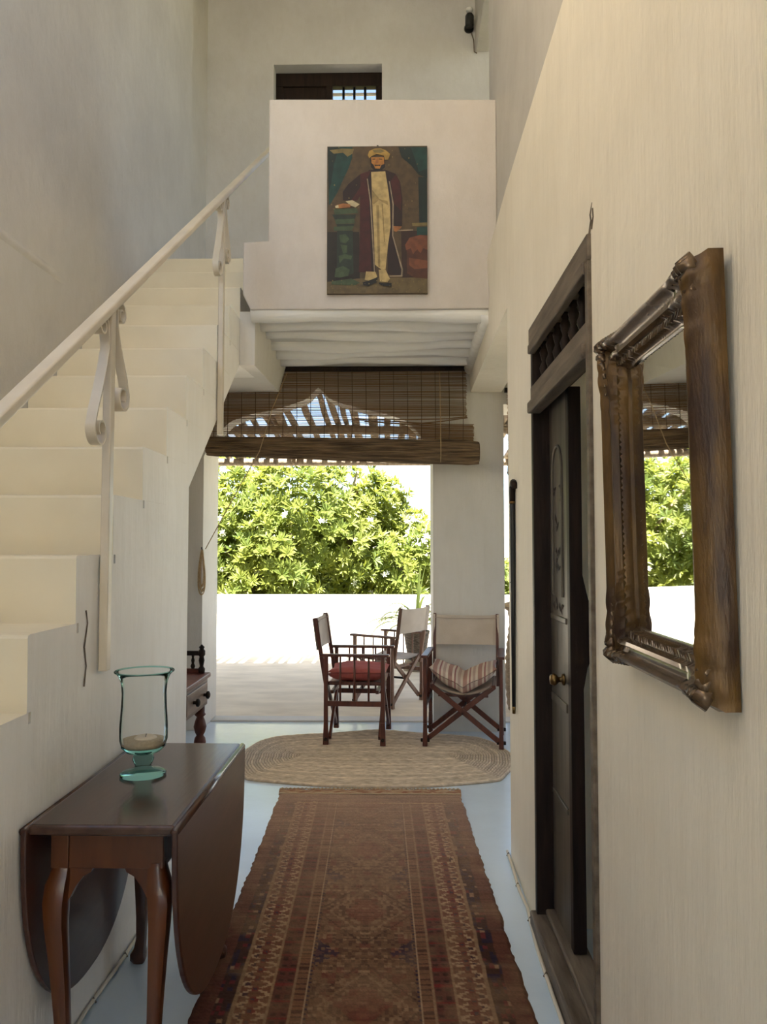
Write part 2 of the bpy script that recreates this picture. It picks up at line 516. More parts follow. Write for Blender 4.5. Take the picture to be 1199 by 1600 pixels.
# ------------------------------------------------------------------ upper window
w = thing('window_1', 'dark timber barred window high above the balcony', 'window', (0, 0, 0), kind='structure')
b = MB()
b.box(WX0, WX1, 7.08, 7.15, 5.80, WZ1); b.box(WX0, WX1, 7.08, 7.15, 4.55, 4.63)
b.box(WX0, WX0 + 0.07, 7.08, 7.15, 4.63, 5.80); b.box(WX1 - 0.06, WX1, 7.08, 7.15, 4.63, 5.80)
b.box(-0.665, -0.605, 7.08, 7.15, 4.63, 5.80)
b.build('window_frame', M['dkwood'], w, bevel=0.004)
b = MB(); b.box(WX0 + 0.07, -0.665, 7.10, 7.135, 4.63, 5.80)
b.build('shutter', M['dkwood'], w)
for i in range(3):
    x = -0.605 + (0.412) * (i + 1) / 4
    b = MB(); b.tube([(x, 7.115, 4.62), (x, 7.115, 5.81)], 0.012, 8)
    b.build('bar', M['black'], w, smooth=True)
b = MB(); b.box(-0.605, -0.193, 7.125, 7.14, 5.735, 5.76)
b.build('window_rail', M['white'], w)

# ------------------------------------------------------------------ staircase
GO, RI = 0.2915, 0.2022
Y0S, Z0S = 1.985, 1.197
st = thing('staircase', 'cream painted stairs with white plastered side climbing to the balcony', 'staircase', (0, 0, 0))
b = MB()
lo = -5
ylo = Y0S + GO * lo
zlo = Z0S + RI * lo
prof = [(ylo, 0), (3.508, 0), (3.508, 1.700), (4.60, 2.529), (5.128, 2.5725), (5.128, 3.15)]
prof += [(Y0S + GO * 11 + 0.03, Z0S + RI * 10 - 0.03)]
for k in range(10, lo - 1, -1):      # saw-tooth just under the treads
    prof += [(Y0S + GO * k + 0.03, Z0S + RI * k - 0.03)]
    if k > lo:
        prof += [(Y0S + GO * k + 0.03, Z0S + RI * (k - 1) - 0.03)]
prof += [(ylo + 0.03, 0)]
prof = prof[1:]
b.prism(prof, LX + 0.001, WX, 'X')
b.build('stair_body', M['stairwhite'], st)
for k in range(lo, 12):
    y0, z1 = Y0S + GO * k, Z0S + RI * k
    y1 = y0 + GO + 0.012
    z0 = max(0.0, z1 - RI)
    if k == 11:
        y1 = 5.25
    xr = WX + 0.0007 + 0.0003 * (k % 2)
    # nosing slightly proud of the riser, soft and uneven
    pr = [(y0 + 0.004, z0), (y0 + 0.004, z0 + 0.03), (y0 + 0.001, z1 - 0.05), (y0, z1 - 0.010), (y0 + 0.003, z1 - 0.003), (y0 + 0.012, z1), (y1, z1), (y1, z0)]
    n = len(pr)
    vs = [(LX + 0.001, y, z) for y, z in pr] + [(xr, y, z) for y, z in pr]
    fs = [(i, (i + 1) % n, (i + 1) % n + n, i + n) for i in range(n)] + [tuple(range(n))[::-1], tuple(range(n, 2 * n))]
    b = MB(); b.add(vs, fs, [0] * n + [0, 1])
    b.build('step', [M['cream'], M['stairwhite']], st)
b = MB(); b.box(LX + 0.001, -0.87, 5.255, 6.95, 3.30, 3.418)
struct(b.build('landing_floor', M['cream']), 'cream landing floor at the top of the stairs', 'floor')

# railing
HX = -0.935
rl = thing('stair_railing', 'cream painted iron railing with scrolled posts along the stairs', 'railing', (0, 0, 0))
hz = lambda y: 2.205 + (y - 2.455) * 0.7
b = MB()
b.bar((HX, 0.6, hz(0.6)), (HX, 5.62, hz(5.62)), 0.044, 0.028)
b.build('handrail', M['rail'], rl, bevel=0.007, seg=3)
def curl(cy, cz, r0, r1, a0, a1, n=18):
    return [(cy + (r0 + (r1 - r0) * i / n) * math.cos(a0 + (a1 - a0) * i / n), cz + (r0 + (r1 - r0) * i / n) * math.sin(a0 + (a1 - a0) * i / n)) for i in range(n + 1)]
def ribbon(pts, x0, x1, th=0.006):
    """flat iron strip bent in the Y-Z plane"""
    mb = MB()
    k = len(pts)
    vs = []
    for i, (y, z) in enumerate(pts):
        a, c = pts[max(i - 1, 0)], pts[min(i + 1, k - 1)]
        d = Vector((c[0] - a[0], c[1] - a[1])).normalized()
        nx, nz = -d.y * th / 2, d.x * th / 2
        vs += [(x0, y + nx, z + nz), (x1, y + nx, z + nz), (x1, y - nx, z - nz), (x0, y - nx, z - nz)]
    fs = []
    for i in range(k - 1):
        for j in range(4):
            fs.append((i * 4 + j, i * 4 + (j + 1) % 4, (i + 1) * 4 + (j + 1) % 4, (i + 1) * 4 + j))
    fs += [(3, 2, 1, 0), tuple((k - 1) * 4 + j for j in range(4))]
    mb.add(vs, fs)
    return mb
for py, zb in ((2.462, 1.03), (4.035, 2.02)):
    zt = hz(py) - 0.01
    b = MB(); b.bar((HX, py, zb), (HX, py, zt), 0.028, 0.036, up=(0, 1, 0))
    po = b.build('post', M['rail'], rl, bevel=0.004)
    if py < 3:
        # mounting scar in the plaster, chipped rim
        b = MB()
        pts = [(py - 0.115, zb - 0.03), (py - 0.10, zb + 0.03), (py - 0.118, zb + 0.09), (py - 0.095, zb + 0.16), (py - 0.11, zb + 0.20)]
        b.tube([(-0.953, y, z) for y, z in pts], [0.003, 0.002, 0.003, 0.002, 0.003], 6)
        b.build('plaster_scar', M['greywood'], po)
    o = (py - 2.462, zt - 2.196)
    def sh(pts): return [(y + o[0], z + o[1]) for y, z in pts]
    # near side scroll: small curl under the rail, long sweep, large curl at the foot
    s1 = curl(2.375, 2.118, 0.012, 0.040, PI * 2.6, PI * 0.15, 16)
    s1 += [(2.425, 2.06), (2.405, 2.0), (2.372, 1.92), (2.338, 1.85), (2.318, 1.80)]
    s1 += curl(2.368, 1.785, 0.052, 0.016, PI * 0.98, PI * 3.3, 24)
    ribbon(sh(s1), HX - 0.016, HX + 0.016).build('scroll', M['rail'], rl, smooth=True, auto=50)
    s2 = curl(2.532, 2.20, 0.012, 0.042, -PI * 1.6, PI * 0.95, 16)
    s2 += [(2.492, 2.16), (2.51, 2.11), (2.545, 2.05), (2.585, 1.99), (2.606, 1.945)]
    s2 += curl(2.556, 1.925, 0.052, 0.016, PI * 0.05, -PI * 2.3, 24)
    ribbon(sh(s2), HX - 0.016, HX + 0.016).build('scroll', M['rail'], rl, smooth=True, auto=50)

# ------------------------------------------------------------------ picture
PX0, PX1, PZ0, PZ1 = -0.412, 0.184, 2.925, 3.815
pic = thing('painting', 'old painted portrait of a standing man in turban and long coat', 'painting', ((PX0 + PX1) / 2, 4.5, PZ0))
PW, PH = PX1 - PX0, PZ1 - PZ0
b = MB(); b.box(-PW / 2, PW / 2, -0.028, -0.002, 0, PH)
b.build('board', mat('painting_edge', (0.10, 0.065, 0.03, 1), rough=0.7), pic, bevel=0.002)
def PC(x, y):   # from crop pixels to the board plane
    u = (x - 62 - 26 * (1 - (y - 80) / 1400.0)) / 958.0
    v = (y - 80) / 1405.0
    return (-PW / 2 + PW * u, PH * (1 - v))
PK = 0.85
pal = {
 'ground': (82, 64, 42), 'floor': (104, 88, 58), 'dark': (34, 28, 20), 'teal': (16, 58, 54), 'teal2': (10, 34, 32),
 'tealgold': (120, 104, 62), 'coat': (66, 15, 14), 'coatd': (34, 10, 10), 'robe': (190, 165, 112), 'robe2': (150, 128, 82),
 'skin': (176, 118, 50), 'beard': (20, 14, 12), 'turban': (168, 134, 64), 'green': (66, 82, 56), 'green2': (36, 50, 40),
 'rust': (118, 66, 42), 'rust2': (80, 42, 26), 'line': (150, 132, 110), 'hand': (160, 104, 58), 'cuff': (190, 176, 140), 'shoe': (22, 20, 18), 'brown': (50, 26, 16)}
names = list(pal)
pmats = [mat('paint_' + n, rgb(*pal[n], PK), rough=0.5, color2=rgb(*[int(c * 0.85) for c in pal[n]], PK), vscale=26, contrast=(0.42, 0.62), spec=0.4) for n in names]
polys = [
 ('ground', [(62, 80), (1045, 80), (1045, 1485), (62, 1485)]),
 ('dark', [(75, 900), (380, 900), (380, 1370), (70, 1370)]),
 ('brown', [(780, 895), (1045, 895), (1045, 1345), (780, 1345)]),
 ('floor', [(62, 1375), (350, 1345), (1030, 1335), (1030, 1490), (62, 1490)]),
 ('teal', [(95, 85), (330, 85), (325, 190), (290, 290), (240, 390), (180, 520), (105, 640), (95, 640)]),
 ('teal2', [(95, 85), (200, 85), (150, 250), (120, 430), (95, 520)]),
 ('tealgold', [(110, 115), (230, 100), (345, 105), (330, 150), (280, 180), (240, 140), (150, 150)]),
 ('teal2', [(770, 88), (1042, 92), (1040, 390), (960, 360), (890, 270), (800, 190)]),
 ('teal', [(890, 95), (1042, 95), (1040, 300), (960, 330), (930, 220)]),
 ('teal2', [(955, 380), (1035, 380), (1030, 830), (955, 830)]),
 ('tealgold', [(885, 820), (1030, 815), (1030, 845), (890, 850)]),
 ('teal', [(930, 860), (1030, 855), (1028, 935), (930, 940)]),
 ('line', [(720, 885), (895, 880), (895, 893), (720, 898)]),
 # pedestal
 ('green', [(140, 680), (360, 675), (375, 720), (150, 735)]),
 ('green2', [(125, 735), (350, 735), (345, 775), (150, 780)]),
 ('green', [(150, 780), (335, 775), (340, 820), (160, 825)]),
 ('green2', [(165, 825), (335, 825), (330, 850), (170, 850)]),
 ('green', [(140, 850), (330, 845), (310, 885), (140, 890)]),
 ('green2', [(170, 890), (320, 890), (320, 1300), (160, 1320)]),
 ('green', [(190, 930), (250, 920), (285, 970), (250, 1010), (200, 1000)]),
 ('green', [(200, 1020), (265, 1030), (260, 1100), (225, 1110)]),
 ('green', [(180, 1130), (240, 1110), (310, 1130), (300, 1165), (230, 1155), (190, 1200)]),
 ('green', [(150, 1250), (220, 1225), (285, 1260), (270, 1320), (190, 1335), (140, 1330)]),
 ('green', [(110, 1370), (300, 1345), (380, 1385), (330, 1410), (110, 1400)]),
 # drum-like stool with a rust cover
 ('rust2', [(830, 1000), (1028, 1000), (1026, 1350), (900, 1340), (830, 1300)]),
 ('rust', [(815, 1030), (860, 960), (960, 935), (1030, 940), (1028, 1080), (990, 1060), (960, 1110), (930, 1070), (890, 1120), (870, 1060), (825, 1080)]),
 ('rust', [(850, 1150), (1025, 1180), (1022, 1250), (900, 1260), (850, 1220)]),
 # coat
 ('coatd', [(480, 310), (640, 310), (740, 350), (780, 430), (800, 600), (790, 850), (715, 850), (700, 640), (700, 900), (770, 1240), (785, 1320), (640, 1310), (660, 900)]),
 ('coat', [(500, 315), (400, 350), (280, 450), (230, 520), (232, 600), (300, 610), (370, 600), (395, 560), (390, 800), (370, 1285), (525, 1285), (520, 640)]),
 ('coatd', [(400, 350), (280, 450), (230, 520), (232, 600), (300, 610), (340, 560), (400, 470)]),
 ('coat', [(740, 350), (775, 430), (790, 600), (780, 700), (720, 640), (690, 420)]),
 ('coatd', [(500, 320), (535, 640), (530, 1285), (490, 1285), (480, 560), (465, 400)]),
 ('line', [(462, 395), (472, 395), (500, 620), (525, 1285), (515, 1285), (488, 620)]),
 ('line', [(672, 420), (682, 420), (715, 640), (705, 940), (790, 1260), (785, 1330), (660, 1330), (660, 1320), (770, 1316), (775, 1265), (694, 940), (703, 640)]),
 # robe and waistcoat
 ('robe', [(505, 330), (640, 325), (665, 500), (680, 660), (680, 860), (650, 1050), (625, 1260), (590, 1265), (525, 1215), (520, 900), (510, 640)]),
 ('robe2', [(510, 500), (580, 590), (655, 610), (660, 650), (575, 600), (525, 640), (512, 630)]),
 ('robe2', [(548, 650), (575, 650), (575, 1240), (555, 1235)]),
 ('robe2', [(600, 640), (612, 640), (625, 1000), (615, 1000)]),
 # head
 ('beard', [(497, 210), (640, 215), (640, 285), (600, 320), (545, 325), (505, 285)]),
 ('skin', [(508, 190), (630, 190), (632, 255), (605, 265), (588, 300), (545, 298), (530, 262), (510, 245)]),
 ('beard', [(535, 262), (600, 262), (590, 275), (545, 275)]),
 ('skin', [(550, 272), (585, 272), (580, 285), (553, 285)]),
 ('beard', [(520, 205), (548, 203), (548, 212), (520, 214)]),
 ('beard', [(582, 203), (614, 206), (614, 214), (582, 212)]),
 ('hand', [(558, 208), (572, 208), (578, 248), (550, 248)]),
 ('turban', [(475, 170), (490, 130), (540, 108), (600, 105), (650, 125), (690, 160), (670, 215), (640, 215), (630, 175), (560, 160), (510, 180), (490, 200)]),
 ('tealgold', [(520, 120), (600, 112), (640, 135), (600, 150), (540, 145)]),
 # hands and cuffs
 ('cuff', [(255, 610), (320, 600), (390, 640), (350, 670), (300, 650)]),
 ('hand', [(160, 650), (230, 630), (300, 640), (300, 670), (180, 678)]),
 ('cuff', [(155, 655), (185, 645), (190, 672), (160, 675)]),
 ('hand', [(708, 850), (790, 855), (770, 880), (735, 905), (712, 900)]),
 # legs and shoes
 ('robe', [(440, 1280), (530, 1285), (545, 1330), (500, 1375), (425, 1360)]),
 ('robe', [(560, 1265), (625, 1265), (665, 1350), (640, 1385), (570, 1375)]),
 ('shoe', [(405, 1385), (470, 1365), (550, 1335), (545, 1380), (460, 1420), (410, 1410)]),
 ('shoe', [(560, 1385), (620, 1395), (680, 1390), (680, 1425), (600, 1420), (560, 1400)]),
]
b = MB()
for i, (n, pl) in enumerate(polys):
    y = -0.0284 - 0.00012 * i
    pts = [PC(x, yy) for x, yy in pl]
    pts = [(max(-PW / 2, min(PW / 2, px)), max(0, min(PH, pz))) for px, pz in pts]
    b.add([(px, y, pz) for px, pz in pts], [tuple(range(len(pts)))], names.index(n))
rp = random.Random(3)
for i in range(70):   # flaked paint and gold dots
    x, yy = rp.uniform(80, 1020), rp.choice([rp.uniform(90, 700), rp.uniform(1360, 1480)])
    if 380 < x < 800 and 300 < yy < 1300: continue
    px, pz = PC(x, yy); q = rp.uniform(0.002, 0.005)
    b.add([(px - q, -0.0365, pz), (px, -0.0365, pz - q * 1.6), (px + q, -0.0365, pz), (px, -0.0365, pz + q)], [(0, 1, 2, 3)], names.index('tealgold'))
img = b.build('painted_image', pmats, pic)
b = MB(); b.tube([(0.0, -0.012, PH - 0.005), (0.004, -0.010, PH + 0.012), (0.0, -0.004, PH + 0.016)], 0.004, 6)
b.build('hanger', M['black'], pic)

# ------------------------------------------------------------------ door on the right
dr = thing('door_1', 'dark carved wooden door ajar with spindle fanlight in the right wall', 'door', (0, 0, 0), kind='structure')
fx0, fx1 = RX - 0.012, 0.60
b = MB(); b.box(fx0, fx1, DY0 - 0.005, DY1 + 0.005, 2.195, 2.27)
b.build('head_rail', M['greywood'], dr, bevel=0.006)
b = MB(); b.box(fx0 - 0.008, fx0 + 0.02, DY0 + 0.02, DY1 - 0.02, 2.165, 2.20)
b.build('head_moulding', M['greywood'], dr, bevel=0.005)
b = MB(); b.box(fx0, fx1, DY0 + 0.022, DY1 - 0.03, 1.975, 2.035); b.box(fx0 - 0.012, fx0 + 0.04, DY0 + 0.022, DY1 - 0.022, 1.935, 1.978)
b.build('transom_rail', M['greywood'], dr, bevel=0.006)
b = MB(); b.box(fx0, 0.575, DY0 - 0.004, DY0 + 0.024, 0.06, 2.195)
b.build('jamb', M['greywood'], dr, bevel=0.003)
b = MB(); b.box(fx0 + 0.008, 0.60, DY1 - 0.03, DY1 + 0.004, 0.06, 2.195)
b.build('jamb', M['dkwood'], dr, bevel=0.003)
b = MB(); b.box(fx0 - 0.012, 0.60, DY0 - 0.01, DY1 + 0.01, 0.0, 0.065)
b.box(fx0 + 0.04, 0.64, DY0, DY1, 0.065, 0.085)
b.build('door_sill', M['greywood'], dr, bevel=0.006)
for i in range(7):
    y = DY0 + 0.10 + (DY1 - DY0 - 0.19) * i / 6
    prof = [(0.010, 2.03), (0.017, 2.045), (0.010, 2.06), (0.013, 2.075), (0.019, 2.095), (0.012, 2.112), (0.009, 2.12), (0.014, 2.14), (0.018, 2.155), (0.010, 2.172), (0.016, 2.185), (0.010, 2.20)]
    b = MB(); b.lathe(prof, (0.555, y, 0), 12)
    b.build('spindle', M['dkwood'], dr, smooth=True)
b = MB()
for pts in ([(2.05, 2.268), (2.035, 2.30), (2.042, 2.318), (2.025, 2.345)], [(2.03, 2.275), (2.012, 2.30), (2.016, 2.325)], [(2.965, 2.262), (2.985, 2.25), (2.99, 2.225)]):
    b.tube([(RX - 0.0005, y, z) for y, z in pts], [0.005, 0.003, 0.003, 0.001][:len(pts)], 5)
b.build('plaster_crack', M['greywood'], dr)['kind'] = 'stuff'
# far leaf, nearly shut, with carved face and knob
LY0, LY1, LXF = 2.63, DY1 - 0.03, 0.582
lf = MB(); lf.box(LXF, LXF + 0.038, LY0, LY1, 0.09, 1.97)
leaf = lf.build('door_leaf', M['leafdoor'], dr, bevel=0.004)
b = MB()
yc, hw = (LY0 + LY1) / 2, (LY1 - LY0) / 2 - 0.07
pts = []
for i in range(13):
    a = PI * i / 12
    pts.append((LXF - 0.002, yc + hw * math.cos(a), 1.70 + 0.09 * math.sin(a)))
b.tube([(LXF - 0.002, yc + hw, 1.25)] + pts + [(LXF - 0.002, yc - hw, 1.25)], 0.006, 6)
b.build('carved_arch', M['leafdoor'], leaf)
for z0, z1 in ((0.86, 0.89), (0.52, 0.54), (1.16, 1.18)):
    b = MB(); b.box(LXF - 0.006, LXF + 0.004, LY0 + 0.02, LY1 - 0.02, z0, z1)
    b.build('moulding', M['leafdoor'], leaf, bevel=0.003)
rc = random.Random(5)
for (cy, cz, n, sp) in ((yc, 1.45, 11, 0.10), (yc - 0.06, 1.62, 3, 0.03), (yc + 0.07, 1.62, 3, 0.03), (yc - 0.05, 1.21, 4, 0.025), (yc + 0.05, 1.21, 4, 0.025)):
    for i in range(n):
        y, z = cy + rc.uniform(-0.03, 0.03), cz + rc.uniform(-sp, sp)
        a = rc.uniform(0, PI)
        b = MB()
        l, wd = rc.uniform(0.015, 0.03), rc.uniform(0.005, 0.01)
        ca, sa = math.cos(a), math.sin(a)
        ring = [(l * math.cos(t) , wd * math.sin(t)) for t in [2 * PI * q / 8 for q in range(8)]]
        vs = [(LXF - 0.0012, y + p * ca - q * sa, z + p * sa + q * ca) for p, q in ring] + [(LXF - 0.005, y, z)]
        b.add(vs, [(j, (j + 1) % 8, 8) for j in range(8)] + [tuple(range(8))])
        b.build('carved_leaf', M['dkwood'], leaf)
b = MB()
prof = [(LY0 - 0.03, 0.09)]
poly = [(LXF - 0.002, 0.09), (LXF + 0.042, 0.09), (LXF + 0.042, 0.95), (LXF + 0.055, 1.02), (LXF + 0.068, 1.05), (LXF + 0.068, 1.22), (LXF + 0.055, 1.27), (LXF + 0.042, 1.33), (LXF + 0.042, 1.97), (LXF - 0.002, 1.97)]
b.prism(poly, LY0 - 0.035, LY0 + 0.004, 'Y')
b.build('centre_post', M['dkwood'], leaf, bevel=0.003)
b = MB()
b.lathe([(0.0, -0.05), (0.016, -0.048), (0.022, -0.036), (0.017, -0.026), (0.009, -0.020), (0.009, -0.010), (0.020, -0.006), (0.021, 0.0)], (LXF, LY0 + 0.075, 0.965), 16, axis='X')
b.build('door_knob', M['brass'], leaf, smooth=True)

# ------------------------------------------------------------------ walking stick
ck = thing('walking_stick', 'black walking stick with crook handle hung beside the door', 'walking stick', (0.512, 3.4, 0.70))
b = MB()
b.tube([(0, 0.003, 0.03), (0.0, 0.0, 0.5), (0, 0.0, 0.87), (0, 0.0, 0.93)], [0.0085, 0.011, 0.0125, 0.0125], 10)
b.build('shaft', M['black'], ck, smooth=True)
b = MB(); b.tube([(0, 0.0, 0.925), (0, -0.001, 0.965), (0, -0.014, 0.995), (0, -0.034, 1.008), (0, -0.05, 1.0), (0.0, -0.056, 0.982)], [0.0135, 0.014, 0.015, 0.016, 0.016, 0.012], 10)
b.build('handle', M['dkwood'], ck, smooth=True)
b = MB(); b.tube([(0, 0, 0.918), (0, 0, 0.928)], 0.0145, 12); b.build('collar', M['brass'], ck, smooth=True)
b = MB(); b.tube([(0, 0.004, 0.0), (0, 0.003, 0.034)], [0.007, 0.0085], 10); b.build('ferrule', M['brass'], ck, smooth=True)
b = MB(); b.tube([(0.02, -0.02, 0.99), (-0.016, -0.02, 0.988)], 0.003, 6); b.build('nail', M['black'], ck)
b = MB(); b.tube([(0.02, 0.016, 0.57), (-0.012, 0.014, 0.57)], 0.003, 6); b.build('nail', M['black'], ck)

# ------------------------------------------------------------------ mirror
gilt = mat('gilt_brown', (0.026, 0.009, 0.003, 1), rough=0.36, color2=(0.13, 0.068, 0.013, 1), vscale=7, bump=0.12, bscale=60, stretch=(3, 3, 0.7), metallic=0.25)
giltd = mat('gilt_dark_silvered', (0.085, 0.052, 0.03, 1), rough=0.22, color2=(0.17, 0.115, 0.07, 1), vscale=30, metallic=0.5)
MY0, MY1, MZ0, MZ1 = 1.185, 1.730, 1.172, 1.888
mr = thing('wall_mirror', 'carved gilt framed rectangular mirror hanging on the right wall', 'mirror', (0.522, (MY0 + MY1) / 2, MZ0))
HWm, HHm = (MY1 - MY0) / 2, (MZ1 - MZ0)
# frame section: (inset from the outer edge, stand-off from the wall)
SEC = [(0.0, 0.0), (0.0, 0.024), (0.006, 0.034), (0.012, 0.050), (0.020, 0.056), (0.027, 0.050), (0.031, 0.036), (0.041, 0.033), (0.047, 0.044), (0.055, 0.044), (0.060, 0.030), (0.072, 0.030), (0.076, 0.016), (0.082, 0.014), (0.082, 0.006)]
rm = random.Random(11)
def frame_side(p0, p1, inw, n=70):
    """one mitred side; scalloped near both corners"""
    mb = MB()
    L = math.hypot(p1[0] - p0[0], p1[1] - p0[1])
    dx, dz = (p1[0] - p0[0]) / L, (p1[1] - p0[1]) / L
    ph = rm.uniform(0, 6)
    vs = []
    for i in range(n + 1):
        t = i / n * L
        for ins, off in SEC:
            tt = ins + t * (L - 2 * ins) / L
            e = min(t, L - t)
            orn = max(0.0, 1 - e / (0.15 if abs(dz) > 0.5 else 0.10)) ** 0.7 * smoothstep(0.004, 0.03, e) * (1.0 if abs(dz) > 0.5 else 0.7)
            w1 = abs(math.sin(t * 62 + ph)) * 0.5 + 0.5 * abs(math.sin(t * 31 + ph * 2))
            o2 = off + (0.010 * orn * w1 if 0.01 < ins < 0.05 else 0)
            i2 = ins - (0.010 * orn * w1 if ins < 0.015 and off > 0.0 else 0) + (0.008 * orn * w1 if ins > 0.06 else 0)
            if 0.060 < ins < 0.073:
                o2 += 0.003 * math.sin(t * 380)
            vs.append((-o2, p0[0] + dx * tt + inw[0] * i2, p0[1] + dz * tt + inw[1] * i2))
    k = len(SEC)
    fs = [(i * k + j, i * k + j + 1, (i + 1) * k + j + 1, (i + 1) * k + j) for i in range(n) for j in range(k - 1)]
    mb.add(vs, fs)
    return mb
frame_side((-HWm, 0), (-HWm, HHm), (1, 0), 110).build('frame_stile', gilt, mr, smooth=True, auto=60)
frame_side((HWm, 0), (HWm, HHm), (-1, 0), 110).build('frame_stile', gilt, mr, smooth=True, auto=60)
frame_side((-HWm, 0), (HWm, 0), (0, 1), 90).build('frame_rail', giltd, mr, smooth=True, auto=60)
frame_side((-HWm, HHm), (HWm, HHm), (0, -1), 90).build('frame_rail', giltd, mr, smooth=True, auto=60)
for sy in (-1, 1):
    for zc, sz in ((0.0, 1), (HHm, -1)):
        b = MB()
        # a carved acanthus cluster: curling lobes fanning from the corner along both sides
        for q in range(6):
            t = q / 5
            for along in (0, 1):
                dd = 0.018 + 0.095 * t
                y = sy * (HWm - (dd if along else 0.012))
                z = zc + sz * ((0.010) if along else dd)
                r = 0.015 - 0.008 * t
                pts = [(-0.040, y, z), (-0.056 + 0.012 * t, y - sy * (0.006 if along else 0.010), z + sz * (0.010 if along else 0.006)), (-0.048, y - sy * 0.016, z + sz * 0.016)]
                b.tube(pts, [r, r * 0.9, r * 0.35], 8)
        b.build('corner_ornament', giltd, mr, smooth=True)
b = MB()
b.add([(-0.010, -HWm + 0.07, 0.07), (-0.010, HWm - 0.07, 0.07), (-0.010, HWm - 0.07, HHm - 0.07), (-0.010, -HWm + 0.07, HHm - 0.07)], [(0, 1, 2, 3)])
b.build('mirror_glass', mat('mirror_silver', (0.88, 0.89, 0.87, 1), rough=0.015, metallic=1.0), mr)
b = MB(); b.box(-0.009, -0.001, -HWm + 0.02, HWm - 0.02, 0.02, HHm - 0.02); b.build('backing_board', M['dkwood'], mr)
mr.rotation_euler = (0, math.radians(-1.0), 0)

# ------------------------------------------------------------------ drop-leaf table
TX0, TX1, TY0, TY1, TZ = -0.935, -0.562, 1.965, 2.800, 0.72
tb = thing('drop_leaf_table', 'dark mahogany drop-leaf table with cabriole legs against the stair wall', 'table', ((TX0 + TX1) / 2, (TY0 + TY1) / 2, 0))
tx, ty = (TX1 - TX0) / 2, (TY1 - TY0) / 2
b = MB(); b.box(-tx, tx, -ty, ty, 0.692, TZ)
b.build('table_top', M['mahog'], tb, bevel=0.009, seg=3)
def leaf_poly(n=40):
    return [(0.43 * math.copysign(abs(math.cos(a)) ** 0.85, math.cos(a)), 0.712 - 0.567 * math.sin(a) ** 0.8) for a in [PI * i / n for i in range(n + 1)]]
for sx, xo in ((1, tx - 0.003), (-1, -tx - 0.013)):
    b = MB(); b.prism(leaf_poly(), xo, xo + 0.016, 'X')
    o = b.build('drop_leaf', M['mahogleaf'], tb, bevel=0.004, seg=2)
    # rule joint along the hinge line
    b = MB(); b.tube([(xo + 0.006 * 1, -0.425, 0.706), (xo + 0.006, 0.425, 0.706)], 0.0115, 10)
    b.build('rule_joint', M['mahog'], o, smooth=True)
ax0, ax1, ay = -tx + 0.03, tx - 0.045, ty - 0.075
b = MB(); b.box(ax0 + 0.047, ax1 - 0.003, -ay - 0.004, -ay + 0.02, 0.585, 0.692); b.build('apron', M['mahogleg'], tb, bevel=0.002)
b = MB(); b.box(ax0, ax0 + 0.046, -ay - 0.006, -ay + 0.04, 0.585, 0.692); b.build('leg_block', M['mahogleg'], tb, bevel=0.002)
b = MB(); b.box(ax0, ax1, ay - 0.02, ay, 0.585, 0.692); b.build('apron', M['mahogleg'], tb, bevel=0.002)
b = MB(); b.box(ax0 + 0.002, ax0 + 0.02, -ay, ay, 0.585, 0.692); b.build('apron', M['mahogleg'], tb)
b = MB(); b.box(ax1 - 0.02, ax1 - 0.002, -ay, ay, 0.585, 0.692); b.build('apron', M['mahogleg'], tb)
def cabriole(x, y, sx, sy):
    mb = MB()
    zs = [0.600, 0.59, 0.57, 0.545, 0.50, 0.44, 0.36, 0.26, 0.16, 0.09, 0.05, 0.03, 0.012, 0.0]
    off = [0.0, 0.0, 0.003, 0.008, 0.012, 0.011, 0.006, 0.0, -0.005, -0.004, 0.003, 0.010, 0.010, 0.006]
    wd = [0.046, 0.046, 0.052, 0.060, 0.060, 0.054, 0.047, 0.041, 0.036, 0.033, 0.038, 0.052, 0.052, 0.036]
    vs = []
    n = 12
    for z, o, w_ in zip(zs, off, wd):
        for j in range(n):
            a = 2 * PI * j / n + PI / n
            sq = 0.5 * w_ / max(abs(math.cos(a)), abs(math.sin(a))) * 0.45 + 0.5 * w_ * 0.58
            vs.append((x + sx * o + sq * math.cos(a), y + sy * o + sq * math.sin(a), z))
    fs = [(i * n + j, i * n + (j + 1) % n, (i + 1) * n + (j + 1) % n, (i + 1) * n + j) for i in range(len(zs) - 1) for j in range(n)]
    fs += [tuple(range(n)), tuple((len(zs) - 1) * n + j for j in range(n))[::-1]]
    mb.add(vs, fs)
    return mb
for lx, ly, sx, sy in ((ax0 + 0.024, -ay + 0.018, -1, -1), (ax1 - 0.024, -ay + 0.018, 1, -1), (ax0 + 0.024, ay - 0.03, -1, 1), (ax1 - 0.020, ay - 0.01, 1, 1)):
    lg = cabriole(lx, ly, sx, sy).build('leg', M['mahogleg'] if sy < 0 else M['mahogleaf'], tb, smooth=True, auto=60)
    if sy < 0:   # shaped bracket where the leg meets the apron
        b = MB()
        s = -sx
        pts = [(lx + s * 0.012, 0.588), (lx + s * 0.085, 0.588), (lx + s * 0.078, 0.572), (lx + s * 0.058, 0.561), (lx + s * 0.038, 0.535), (lx + s * 0.020, 0.50)]
        b.prism(pts, ly - 0.012, ly + 0.012, 'Y')
        b.build('knee_bracket', M['mahogleg'], lg)
